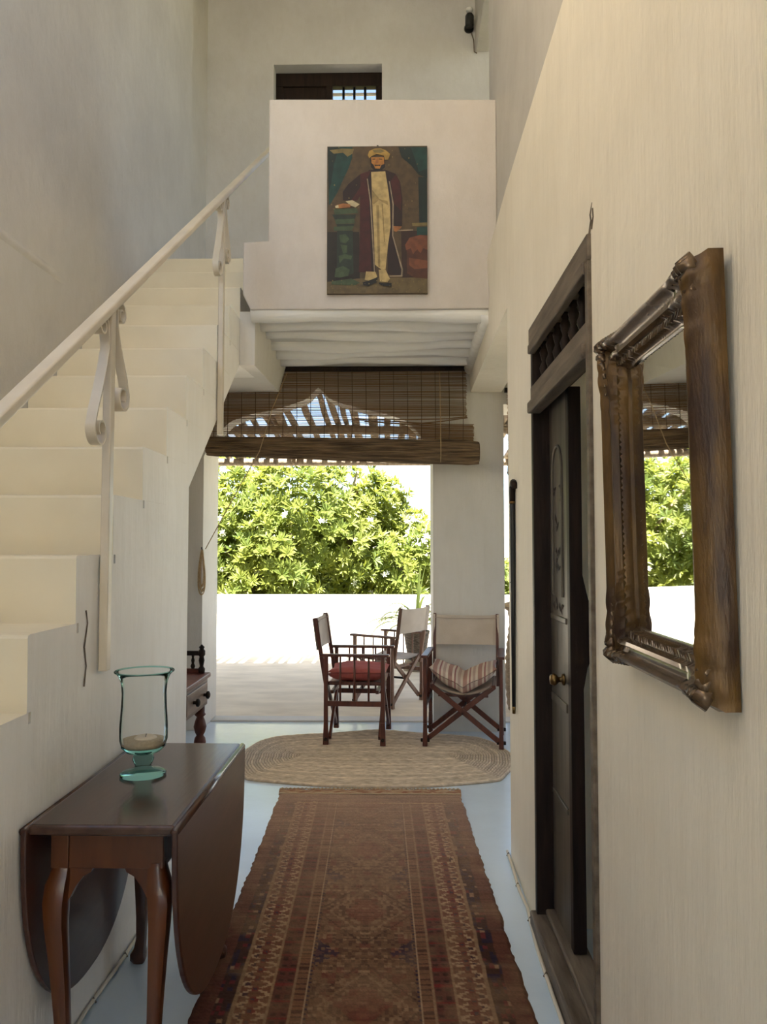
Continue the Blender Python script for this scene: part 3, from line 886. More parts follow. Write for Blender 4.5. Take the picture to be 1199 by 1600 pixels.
# ------------------------------------------------------------------ hurricane glass
def glass_mat(name, tint, base=0.06):
    m = bpy.data.materials.new(name)
    m.use_nodes = True
    nt = m.node_tree
    nt.nodes.clear()
    out = nt.nodes.new('ShaderNodeOutputMaterial')
    tr = nt.nodes.new('ShaderNodeBsdfTransparent'); tr.inputs[0].default_value = tint
    gl = nt.nodes.new('ShaderNodeBsdfGlossy'); gl.inputs['Roughness'].default_value = 0.05
    gl.inputs[0].default_value = (0.9, 1.0, 0.98, 1)
    lw = nt.nodes.new('ShaderNodeFresnel'); lw.inputs['IOR'].default_value = 1.09
    mx = nt.nodes.new('ShaderNodeMixShader')
    nt.links.new(lw.outputs[0], mx.inputs[0])
    nt.links.new(tr.outputs[0], mx.inputs[1]); nt.links.new(gl.outputs[0], mx.inputs[2])
    nt.links.new(mx.outputs[0], out.inputs[0])
    return m
vz = thing('hurricane_glass', 'pale green glass hurricane vase with sand standing on the drop-leaf table', 'vase', (-0.785, 2.40, 0.7215))
clear = glass_mat('clear_glass', (0.985, 0.992, 0.99, 1))
aqua = glass_mat('aqua_glass', (0.66, 0.89, 0.86, 1))
outp = [(0.030, 0.068), (0.052, 0.074), (0.066, 0.088), (0.0725, 0.110), (0.0725, 0.15), (0.069, 0.20), (0.067, 0.25), (0.070, 0.285), (0.078, 0.305), (0.089, 0.318)]
b = MB(); b.lathe(outp[2:] + [(0.086, 0.3175)] + [(r - 0.004, z) for r, z in outp[2:-1]][::-1], (0, 0, 0), 40)
b.f = [f for f in b.f if len(f) == 4]; b.m = b.m[:len(b.f)]
b.build('glass_bowl', clear, vz, smooth=True)
b = MB(); b.tube([(0.0885 * math.cos(2 * PI * i / 40), 0.0885 * math.sin(2 * PI * i / 40), 0.318) for i in range(41)], 0.0028, 6, cap=False)
b.build('rim', aqua, vz, smooth=True)
b = MB(); b.lathe([(0.0, 0.066), (0.030, 0.066), (0.052, 0.073), (0.067, 0.088), (0.066, 0.089), (0.05, 0.079), (0.0, 0.074)], (0, 0, 0), 40)
b.build('bowl_base', aqua, vz, smooth=True)
b = MB(); b.lathe([(0.0, 0.001), (0.069, 0.001), (0.070, 0.006), (0.062, 0.011), (0.040, 0.016), (0.027, 0.022), (0.024, 0.030), (0.029, 0.040), (0.033, 0.050), (0.030, 0.060), (0.026, 0.066), (0.0, 0.066)], (0, 0, 0), 40)
b.build('foot', aqua, vz, smooth=True)
b = MB(); b.lathe([(0.0, 0.080), (0.050, 0.083), (0.065, 0.094), (0.067, 0.108), (0.05, 0.112), (0.0, 0.114)], (0, 0, 0), 32)
tag(b.build('sand', mat('sand', (0.42, 0.36, 0.27, 1), rough=0.95, color2=(0.34, 0.29, 0.21, 1), vscale=120), vz, smooth=True), kind='stuff')
b = MB(); b.lathe([(0.0, 0.105), (0.034, 0.106), (0.034, 0.114), (0.026, 0.119), (0.0, 0.115)], (0.006, 0, 0), 24)
cd = b.build('candle_stub', mat('candle_wax', (0.50, 0.45, 0.37, 1), rough=0.5), vz, smooth=True)
b = MB(); b.tube([(0.006, 0, 0.114), (0.008, 0.001, 0.125)], 0.0012, 6); b.build('wick', M['black'], cd)

# ------------------------------------------------------------------ washstand behind the stair end
ws = thing('washstand', 'small dark wooden washstand with spindle gallery under the stairs', 'side table', (-1.21, 3.835, 0))
sx, sy = 0.21, 0.25
dred = wood('dark_red_wood', (0.06, 0.015, 0.010, 1), (0.12, 0.032, 0.02, 1), rough=0.4, stretch=(5, 5, 0.8), scale=6)
b = MB(); b.box(-sx - 0.01, sx + 0.014, -sy - 0.006, sy + 0.012, 0.742, 0.765); b.build('table_top', dred, ws, bevel=0.005)
b = MB(); b.box(-sx, sx, -sy, sy, 0.60, 0.742); b.build('carcass', wood('greyed_wood', (0.13, 0.085, 0.065, 1), (0.20, 0.14, 0.11, 1), rough=0.4, stretch=(5, 0.8, 5)), ws, bevel=0.003)
b = MB(); b.box(sx - 0.004, sx + 0.008, -sy + 0.075, sy - 0.03, 0.622, 0.722)
dw = b.build('drawer', wood('drawer_front', (0.16, 0.11, 0.085, 1), (0.24, 0.17, 0.13, 1), rough=0.35, stretch=(5, 0.8, 5)), ws, bevel=0.003)
for yk in (-0.06, 0.14):
    b = MB(); b.lathe([(0.008, 0.0), (0.008, 0.012), (0.019, 0.018), (0.020, 0.028), (0.010, 0.034), (0.0, 0.035)], (sx + 0.006, yk, 0.668), 14, axis='X')
    b.build('knob', M['dkwood'], dw, smooth=True)
tl = [(0.024, 0.60), (0.024, 0.56), (0.030, 0.552), (0.018, 0.54), (0.026, 0.52), (0.034, 0.49), (0.026, 0.46), (0.018, 0.445), (0.028, 0.43), (0.032, 0.41), (0.026, 0.38), (0.020, 0.36), (0.028, 0.345), (0.030, 0.20), (0.020, 0.17), (0.026, 0.15), (0.016, 0.03), (0.022, 0.015), (0.018, 0.0)]
for lx in (-sx + 0.03, sx - 0.03):
    for ly in (-sy + 0.03, sy - 0.03):
        b = MB(); b.lathe(tl[::-1], (lx, ly, 0), 14); b.build('leg', dred, ws, smooth=True)
for (x0, y0, x1, y1) in ((-sx + 0.02, sy - 0.012, sx - 0.03, sy - 0.012), (-sx + 0.012, -sy + 0.02, -sx + 0.012, sy - 0.03)):
    for z in (0.776, 0.868):
        b = MB(); b.bar((x0, y0, z), (x1, y1, z), 0.02, 0.024); b.build('gallery_rail', dred if z < 0.8 else M['dkwood'], ws, bevel=0.003)
    for k in range(4):
        t = (k + 0.5) / 4
        b = MB(); b.lathe([(0.008, 0.786), (0.013, 0.80), (0.007, 0.815), (0.010, 0.83), (0.006, 0.845), (0.009, 0.858)], (x0 + (x1 - x0) * t, y0 + (y1 - y0) * t, 0), 10)
        b.build('gallery_spindle', M['dkwood'], ws, smooth=True)
for (x, y) in ((sx - 0.03, sy - 0.012), (-sx + 0.012, sy - 0.012)):
    b = MB(); b.lathe([(0.016, 0.765), (0.019, 0.785), (0.010, 0.80), (0.016, 0.83), (0.012, 0.85), (0.019, 0.86), (0.019, 0.88), (0.011, 0.89), (0.016, 0.90), (0.0, 0.915)], (x, y, 0), 12)
    b.build('gallery_post', M['dkwood'], ws, smooth=True)

# ------------------------------------------------------------------ director's chairs
def pillow(hx, hy, h, zf, n=22, puff=2.6):
    mb = MB()
    def fn(u, v, s):
        x, y = 2 * u - 1, 2 * v - 1
        e = max(0.0, (1 - abs(x) ** puff) * (1 - abs(y) ** puff)) ** 0.5
        pin = 1 - 0.06 * (1 - abs(x) ** 2) * abs(y) ** 6 - 0.0
        pin2 = 1 - 0.06 * (1 - abs(y) ** 2) * abs(x) ** 6
        X, Y = x * hx * pin2, y * hy * pin
        wr = 0.004 * math.sin(9 * x + 5 * y) * e
        return (X, Y, zf(X, Y) + h / 2 + s * (h / 2 * e + 0.002) + wr)
    mb.grid(lambda u, v: fn(u, v, 1), n, n)
    mb.grid(lambda u, v: fn(u, 1 - v, -1), n, n)
    return mb
def director_chair(label, loc, rotz, wm, cushion=None, width=0.51):
    c = thing('director_chair', label, 'chair', loc, rotz, 'canvas director chairs')
    hx, hy = width / 2, 0.205
    for s in (-1, 1):
        for yy in (-hy, hy):
            b = MB()
            b.bar((s * hx, yy, 0.0), (s * hx, yy, 0.16), 0.034, 0.040, up=(0, 1, 0), w2=0.027, h2=0.030)
            b.bar((s * hx, yy, 0.16), (s * hx, yy, 0.622), 0.027, 0.030, up=(0, 1, 0))
            lg = b.build('leg', wm, c, bevel=0.003)
            b = MB(); b.lathe([(0.011, -0.032), (0.013, -0.026), (0.013, 0.026), (0.011, 0.032)], (s * hx, yy, 0.04), 10, axis='X'); b.build('bolt', M['dkwood'], lg)
        b = MB(); b.bar((s * hx, -hy + 0.01, 0.29), (s * hx, hy - 0.01, 0.29), 0.022, 0.036); b.build('side_rail', wm, c, bevel=0.002)
        b = MB(); b.bar((s * hx, -hy - 0.045, 0.632), (s * hx, hy + 0.045, 0.632), 0.052, 0.020); b.build('armrest', wm, c, bevel=0.005)
        for k in range(3):
            yy = -hy + 2 * hy * (k + 1) / 4
            b = MB(); b.tube([(s * hx, yy, 0.30), (s * hx, yy, 0.45), (s * hx, yy, 0.625)], [0.007, 0.0085, 0.007], 8); b.build('spindle', wm, c, smooth=True)
        b = MB(); b.bar((s * (hx - 0.028), hy - 0.005, 0.36), (s * (hx - 0.028), hy + 0.085, 0.895), 0.022, 0.030, up=(0, 1, 0)); b.build('back_upright', wm, c, bevel=0.003)
        b = MB(); b.bar((s * (hx - 0.05), -hy - 0.01, 0.425), (s * (hx - 0.05), hy + 0.01, 0.425), 0.028, 0.024); b.build('seat_rail', wm, c, bevel=0.003)
        for yy in (-hy, hy):
            yq = yy + (0.026 if s > 0 else 0.0) * (1 if yy < 0 else -1)
            b = MB(); b.bar((-s * (hx - 0.012), yq, 0.045), (s * (hx - 0.045), yq, 0.425), 0.020, 0.036, up=(0, 0, 1)); b.build('cross_leg', wm, c, bevel=0.003)
    b = MB(); b.tube([(0, -hy - 0.01, 0.235), (0, hy + 0.01, 0.235)], 0.010, 8); b.build('cross_bolt', M['dkwood'], c)
    for z, yy in ((0.375, hy - 0.03), (0.375, -hy + 0.05)):
        b = MB(); b.bar((-hx + 0.09, yy, z - 0.02), (hx - 0.09, yy, z - 0.02), 0.022, 0.024); b.build('stretcher', wm, c)
    sag = 0.07 if cushion == 'striped' else 0.022
    seat_z = lambda x, y: 0.437 - sag * (1 - (x / (hx - 0.05)) ** 2)
    b = MB()
    b.grid(lambda u, v: ((2 * u - 1) * (hx - 0.048), (2 * v - 1) * hy, seat_z((2 * u - 1) * (hx - 0.05), 0) + 0.002), 18, 4)
    b.grid(lambda u, v: ((1 - 2 * u) * (hx - 0.048), (2 * v - 1) * hy, seat_z((1 - 2 * u) * (hx - 0.05), 0) - 0.004), 18, 4)
    b.build('seat_canvas', M['canvas'], c, smooth=True)
    bz = lambda u, v: 0.662 + 0.232 * v - 0.014 * v * (1 - (2 * u - 1) ** 4)
    by = lambda u, v: hy + 0.050 + 0.032 * v + 0.018 * (1 - (2 * u - 1) ** 2)
    b = MB()
    hb = hx - 0.012
    b.grid(lambda u, v: ((2 * u - 1) * hb, by(u, v) - 0.018 * (1 if abs(2 * u - 1) > 0.86 else 0), bz(u, v)), 28, 8)
    b.grid(lambda u, v: ((1 - 2 * u) * hb, by(u, v) + 0.004 + 0.018 * (1 if abs(2 * u - 1) > 0.86 else 0), bz(u, v)), 28, 8)
    bk = b.build('back_canvas', M['canvas'], c, smooth=True)
    b = MB()
    b.tube([((2 * t - 1) * hb * 0.98, by(t, 0.9) - 0.006 - 0.018 * (1 if abs(2 * t - 1) > 0.86 else 0), bz(t, 0.9)) for t in [i / 20 for i in range(21)]], 0.0022, 6)
    b.build('hem_seam', mat('hem_thread', (0.42, 0.34, 0.28, 1), rough=0.9), bk)
    if cushion == 'red':
        cm = mat('red_cotton', (0.50, 0.135, 0.12, 1), rough=0.85, color2=(0.42, 0.10, 0.09, 1), vscale=9, bump=0.2, bscale=50)
        cu = pillow(hx - 0.035, hy + 0.01, 0.115, lambda x, y: seat_z(x, y) + 0.004).build('cushion', cm, None, smooth=True)
        return c, tag(cu, 'plump dark red cotton seat cushion on the chair facing right', 'cushion')
    if cushion == 'striped':
        m = bpy.data.materials.new('striped_cotton'); m.use_nodes = True
        nt = m.node_tree; p = nt.nodes['Principled BSDF']; p.inputs['Roughness'].default_value = 0.9
        tc = nt.nodes.new('ShaderNodeTexCoord'); sp = nt.nodes.new('ShaderNodeSeparateXYZ')
        nt.links.new(tc.outputs['Object'], sp.inputs[0])
        mu = nt.nodes.new('ShaderNodeMath'); mu.operation = 'MULTIPLY'; mu.inputs[1].default_value = 9.5
        fr = nt.nodes.new('ShaderNodeMath'); fr.operation = 'FRACT'
        nt.links.new(sp.outputs[0], mu.inputs[0]); nt.links.new(mu.outputs[0], fr.inputs[0])
        r = nt.nodes.new('ShaderNodeValToRGB'); r.color_ramp.interpolation = 'CONSTANT'
        cols = [(0.0, (0.36, 0.21, 0.18, 1)), (0.28, (0.58, 0.50, 0.42, 1)), (0.42, (0.30, 0.13, 0.13, 1)), (0.52, (0.58, 0.50, 0.42, 1)), (0.66, (0.42, 0.31, 0.27, 1)), (0.84, (0.60, 0.52, 0.44, 1))]
        el = r.color_ramp.elements
        el[0].position, el[0].color = cols[0]; el[1].position, el[1].color = cols[1]
        for q in cols[2:]:
            e = el.new(q[0]); e.color = q[1]
        nt.links.new(fr.outputs[0], r.inputs[0]); nt.links.new(r.outputs[0], p.inputs['Base Color'])
        def zf(x, y):
            return 0.437 - sag * (1 - (x / (hx - 0.05)) ** 2) + 0.03 * (abs(x) / hx) + 0.004 - 0.028 * math.exp(-(x / 0.035) ** 2)
        cu = pillow(hx - 0.028, hy + 0.012, 0.145, zf, 26).build('cushion', m, None, smooth=True)
        return c, tag(cu, 'faded red and cream striped cushion sagging in the chair by the pillar', 'cushion')
    return c, None
for args in (('dark wooden director chair with red cushion seen from its side', (-0.285, 5.80, 0.022), math.radians(86), M['chairwood'], 'red'),
             ('dark wooden director chair with striped cushion facing the camera before the pillar', (0.495, 5.695, 0.022), math.radians(-8), M['chairwood'], 'striped', 0.535),
             ('weathered director chair without cushion standing out on the terrace', (-0.075, 7.255, -0.010), math.radians(-123), M['chairwood2'])):
    ch, cu = director_chair(*args)
    if cu is not None:
        cu.location = ch.location; cu.rotation_euler = ch.rotation_euler

# ------------------------------------------------------------------ oval braided rug
OC, OS, OA, OB = (-0.145, 5.29), 0.50, 0.425, 0.67
def oval_pt(t, a):
    x, y = OA * t * math.cos(a), OB * t * math.sin(a)
    x += OS * max(-1.0, min(1.0, 1.6 * math.cos(a)))
    return x, y
b = MB()
NR, NA, SUB = 24, 180, 4
vs, fs = [], []
for i in range(NR * SUB + 1):
    t = max(0.004, i / (NR * SUB))
    for j in range(NA):
        a = 2 * PI * j / NA
        x, y = oval_pt(t, a)
        w_ = 1 + 0.006 * math.sin(5 * a + 1) + 0.004 * math.sin(13 * a)
        x, y = x * w_, y * w_
        ph = i / SUB
        z = 0.010 + 0.010 * abs(math.sin(PI * ph)) + 0.0015 * math.sin(a * 70 + int(ph) * 1.9)
        if i == NR * SUB: z = 0.001
        if y > 0.55 and -0.35 < x < 0.35 and t > 0.86:      # the far rim is lifted
            z += 0.022 * (1 - abs(x) / 0.35) * (t - 0.86) / 0.14
        vs.append((OC[0] + x, OC[1] + y, z))
for i in range(NR * SUB):
    for j in range(NA):
        j2 = (j + 1) % NA
        fs.append((i * NA + j, i * NA + j2, (i + 1) * NA + j2, (i + 1) * NA + j))
fs.append(tuple(range(NA))[::-1])
b.add(vs, fs)
jute = mat('braided_jute', (0.74, 0.64, 0.52, 1), rough=0.95, color2=(0.46, 0.385, 0.30, 1), vscale=24, bump=0.3, bscale=90, stretch=(1, 3, 1), contrast=(0.3, 0.72))
orug = b.build('oval_rug', jute, smooth=True)
rj = random.Random(31)
tone = [rj.uniform(0.82, 1.12) for _ in range(NR + 1)]
cols_ = []
for i in range(NR * SUB + 1):
    k = tone[min(NR, i // SUB)] * (0.50 if i % SUB == 0 else 1.0)
    for j in range(NA):
        q_ = k * (0.88 + 0.24 * rj.random())
        cols_ += [q_, q_, q_, 1.0]
ca = orug.data.color_attributes.new('braid', 'FLOAT_COLOR', 'POINT')
ca.data.foreach_set('color', cols_)
_nt = jute.node_tree
_a = _nt.nodes.new('ShaderNodeAttribute'); _a.attribute_name = 'braid'
_x = _nt.nodes.new('ShaderNodeMix'); _x.data_type = 'RGBA'; _x.blend_type = 'MULTIPLY'; _x.inputs[0].default_value = 1.0
_p = _nt.nodes['Principled BSDF']
_nt.links.new(_p.inputs['Base Color'].links[0].from_socket, _x.inputs[6]); _nt.links.new(_a.outputs['Color'], _x.inputs[7])
_nt.links.new(_x.outputs[2], _p.inputs['Base Color'])
tag(orug, 'oval braided jute rug under the two inner chairs', 'rug')

# ------------------------------------------------------------------ long patterned runner
RY0, RY1, RHW = 0.9, 4.50, 0.518
def RXC(y): return -0.155 + 0.052 * (4.5 - y) / 2.15       # centre line drifts towards the camera
NX, NY = 240, 820
xs_ = np.linspace(-1, 1, NX + 1); ys_ = np.linspace(0, 1, NY + 1)
U, V = np.meshgrid(xs_, ys_)                               # V=0 far end
YY = RY1 - V * (RY1 - RY0)
XX = U * RHW
rg = np.random.default_rng(4)
def vnoise(x, y, seed):
    r = np.random.default_rng(seed).random((64, 64))
    xi, yi = np.floor(x).astype(int), np.floor(y).astype(int)
    fx, fy = x - xi, y - yi
    fx, fy = fx * fx * (3 - 2 * fx), fy * fy * (3 - 2 * fy)
    g = lambda a, c: r[a % 64, c % 64]
    return (g(xi, yi) * (1 - fx) + g(xi + 1, yi) * fx) * (1 - fy) + (g(xi, yi + 1) * (1 - fx) + g(xi + 1, yi + 1) * fx) * fy
D = 4.5 - YY                                               # metres from the far end
ax = np.abs(XX)
def C3(r, g, bb): return np.array([s2l(r) * 1.12, s2l(g) * 1.06, s2l(bb) * 1.10])
BROWN, TAN, RED, NAVY, DBR, SAND = C3(98, 72, 54), C3(146, 122, 92), C3(108, 44, 40), C3(40, 36, 54), C3(62, 42, 34), C3(178, 156, 122)
colr = np.tile(BROWN, (NY + 1, NX + 1, 1))
def put(mask, c, k=1.0):
    colr[mask] = colr[mask] * (1 - k) + c * k
tri = lambda x: np.abs((x % 1.0) - 0.5) * 2
q = np.round(XX / 0.006) * 0.006; qd = np.round(D / 0.008) * 0.008; qa = np.abs(q)
# outer borders
put(ax > 0.455, C3(92, 58, 46))
m = (ax > 0.405) & (ax <= 0.455)
hs = (np.floor(qd / 0.021) * 12.9898 + np.floor(qa / 0.014) * 78.233)
hs = np.abs(np.sin(hs) * 43758.5453) % 1.0
put(m, DBR); put(m & (hs > 0.55), NAVY, 0.8); put(m & (hs > 0.8), RED, 0.8); put(m & (hs > 0.93), TAN, 0.8)
put((ax > 0.392) & (ax <= 0.405), TAN, 0.7)
# main border: lattice with flowers
m = (ax > 0.295) & (ax <= 0.392)
put(m, C3(104, 68, 52))
ph = qd / 0.115
lat = np.abs(tri(ph) - (qa - 0.295) / 0.097)
lat2 = np.abs(1 - tri(ph) - (qa - 0.295) / 0.097)
put(m & ((lat < 0.11) | (lat2 < 0.11)), SAND, 0.75)
fl = ((tri(ph) - 0.5) * 0.115) ** 2 + (qa - 0.344) ** 2
ff = (((ph * 2) % 1 - 0.5) * 0.0575) ** 2 + (qa - 0.344) ** 2
put(m & (ff < 0.016 ** 2), C3(100, 36, 36)); put(m & (ff < 0.007 ** 2), NAVY)
put(m & (((ph * 2 + 0.5) % 1 - 0.5) ** 2 * 0.0575 ** 2 + (qa - 0.37) ** 2 < 0.010 ** 2), C3(58, 36, 44))
# inner guards
put((ax > 0.285) & (ax <= 0.295), TAN, 0.8)
m = (ax > 0.225) & (ax <= 0.285); put(m, C3(88, 54, 44)); put(m & (tri(qd / 0.045) > 0.6) & (tri(qa / 0.03) > 0.3), DBR); put(m & (tri(qd / 0.09 + 0.25) > 0.86), RED)
put((ax > 0.217) & (ax <= 0.225), TAN, 0.6)
m = (ax > 0.185) & (ax <= 0.217); put(m, C3(112, 80, 58)); put(m & (tri(qd / 0.030) > 0.62), DBR, 0.8)
put((ax > 0.179) & (ax <= 0.185), SAND, 0.7)
put((ax > 0.172) & (ax <= 0.179) & (tri(qd / 0.024) > 0.4), NAVY)
# field with stepped medallions
m = ax <= 0.172
per = 0.62
dm = ((qd + 0.10) % per) - per / 2
hook = (np.abs(dm) + qa * 1.3)
put(m, C3(108, 82, 60))
h2 = np.abs(np.sin(np.floor(qd / 0.016) * 12.9898 + np.floor(qa / 0.012) * 78.233) * 43758.5453) % 1.0
h3 = np.abs(np.sin(np.floor(qd / 0.032) * 39.346 + np.floor(qa / 0.024) * 11.135) * 24634.6345) % 1.0
put(m & (h2 > 0.72), DBR, 0.55); put(m & (h2 < 0.14), TAN, 0.5); put(m & (h3 > 0.84), C3(104, 60, 48), 0.7)
put(m & (hook < 0.11), C3(108, 58, 46), 0.5); put(m & (np.abs(hook - 0.185) < 0.008), TAN, 0.45); put(m & (np.abs(hook - 0.25) < 0.006), DBR, 0.6)
cor = (np.abs(np.abs(dm) - per / 2) * 0.9 + (0.172 - qa))
put(m & (cor < 0.085) & (h2 > 0.35), NAVY, 0.75); put(m & (cor < 0.03), C3(84, 60, 56))
put(m & (tri(qd / 0.075) > 0.9) & (tri(q / 0.06) > 0.5), TAN, 0.4)
# far end band and cross stripe
put(D < 0.16, C3(104, 80, 60), 0.75)
aw = np.sqrt((XX / 0.20) ** 2 + ((D - 0.18) / 0.10) ** 2)
put((D < 0.18) & (D > 0.05) & (aw < 1.1) & (aw > 0.9) & (tri(qa / 0.02) > 0.4), DBR)
# wear, abrash and knots
wr = vnoise(XX * 9 + 30, D * 7, 1) * 0.6 + vnoise(XX * 30, D * 26, 2) * 0.4
colr += (C3(126, 104, 78) - colr) * np.clip((wr - 0.40) * 1.3, 0, 0.5)[..., None]
colr *= 0.90
colr += (C3(166, 146, 128) - colr) * (0.62 * np.clip(1 - D / 1.7, 0, 1))[..., None]      # blended to a lighter tan towards the far end
put((D > 0.176) & (D < 0.188) & (ax < 0.40), SAND, 0.8)
rows = vnoise(XX * 6, D * 120, 3)[..., None]
colr *= 0.84 + 0.30 * rows
colr *= (0.86 + 0.28 * rg.random((NY + 1, NX + 1)))[..., None]
dk = np.clip((D - 0.9) / 1.4, 0, 1)[..., None]
colr = np.clip(colr * 1.0, 0.004, 0.8)
edge = 0.012 * vnoise(D * 9, D * 0 + 3, 6) + 0.010 * vnoise(D * 40, D * 0 + 9, 7) - 0.008
PXr = XX + np.sign(XX) * edge * (ax / RHW) ** 6 + np.vectorize(RXC)(YY)
PZr = 0.010 + 0.0025 * rg.random((NY + 1, NX + 1)) + 0.006 * vnoise(XX * 3 + 9, D * 2.2, 8)
# wrinkles along the right side
for d0, amp, wd_ in ((0.45, 0.010, 0.03), (0.62, 0.012, 0.025), (0.95, 0.020, 0.03), (1.28, 0.012, 0.03), (1.62, 0.015, 0.035), (1.85, 0.012, 0.03)):
    PZr += amp * np.exp(-((D - d0 - 0.05 * (XX - 0.3)) / wd_) ** 2) * np.clip((XX - 0.12) / 0.25, 0, 1)
edgez = np.clip((RHW - ax) / 0.012, 0, 1)
PZr = PZr * (0.15 + 0.85 * edgez)
b = MB()
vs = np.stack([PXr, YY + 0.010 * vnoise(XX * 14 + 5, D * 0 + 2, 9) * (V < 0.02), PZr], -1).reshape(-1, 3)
w_ = NX + 1
ii, jj = np.meshgrid(np.arange(NX), np.arange(NY))
a0 = (jj * w_ + ii).ravel()
fs = np.stack([a0, a0 + 1, a0 + 1 + w_, a0 + w_], -1)
me = bpy.data.meshes.new('rug_pile')
me.from_pydata(vs.tolist(), [], fs.tolist())
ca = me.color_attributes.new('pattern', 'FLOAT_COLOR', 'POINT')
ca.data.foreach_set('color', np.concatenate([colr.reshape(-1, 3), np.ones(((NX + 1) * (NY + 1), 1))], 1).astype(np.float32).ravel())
rm_ = bpy.data.materials.new('knotted_wool'); rm_.use_nodes = True
nt = rm_.node_tree; p = nt.nodes['Principled BSDF']; p.inputs['Roughness'].default_value = 0.95; p.inputs['Specular IOR Level'].default_value = 0.15
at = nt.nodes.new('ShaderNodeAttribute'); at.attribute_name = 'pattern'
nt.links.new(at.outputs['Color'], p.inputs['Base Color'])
me.materials.append(rm_)
me.polygons.foreach_set('use_smooth', [True] * len(me.polygons))
rn = thing('runner_rug', 'long worn oriental runner in reds and browns down the passage', 'rug', (0, 0, 0))
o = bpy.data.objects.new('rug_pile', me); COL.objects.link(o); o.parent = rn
b = MB()     # folded kilim end
nx = 60
b.grid(lambda u, v: (RXC(4.5) - RHW - 0.006 + (2 * RHW + 0.012) * u, 4.472 + 0.085 * v + 0.004 * math.sin(u * 31), 0.006 + 0.020 * math.sin(PI * min(1, v * 1.0)) ** 0.6 + 0.003 * math.sin(u * 55 + v * 4)), nx * 2, 8)
kil = mat('kilim_end', (0.26, 0.115, 0.07, 1), rough=0.95, color2=(0.42, 0.30, 0.19, 1), vscale=16, stretch=(1, 7, 1), bump=0.3, bscale=60, contrast=(0.42, 0.58))
b.build('kilim_end', kil, rn, smooth=True)
for s, yv in ((0, 4.475), (1, 4.53)):
    b = MB(); b.tube([(RXC(4.5) - RHW - 0.004 + 2 * RHW * 1.005 * i / 90, yv + (0.008 * (1 if i % 2 else -1) if s else 0.003 * math.sin(i)), 0.017 + 0.010 * s) for i in range(91)], 0.0045, 5)
    b.build('braid', mat('cream_braid', (0.50, 0.40, 0.28, 1), rough=0.95), rn)

# ------------------------------------------------------------------ reed blinds
reed = mat('reed_slat', (0.13, 0.072, 0.034, 1), rough=0.8, color2=(0.25, 0.155, 0.08, 1), vscale=10, stretch=(1.2, 14, 30), bump=0.2, bscale=20, contrast=(0.3, 0.7))
reedroll = mat('rolled_reed', (0.055, 0.032, 0.017, 1), rough=0.8, color2=(0.25, 0.165, 0.09, 1), vscale=5, stretch=(0.9, 9, 14), bump=0.5, bscale=14, contrast=(0.34, 0.7))
_nt = reed.node_tree
_t = _nt.nodes.new('ShaderNodeBsdfTranslucent'); _t.inputs[0].default_value = (0.45, 0.26, 0.11, 1)
_m = _nt.nodes.new('ShaderNodeMixShader'); _m.inputs[0].default_value = 0.25
_nt.links.new(_nt.nodes['Principled BSDF'].outputs[0], _m.inputs[1]); _nt.links.new(_t.outputs[0], _m.inputs[2])
_nt.links.new(_m.outputs[0], _nt.nodes['Material Output'].inputs[0])
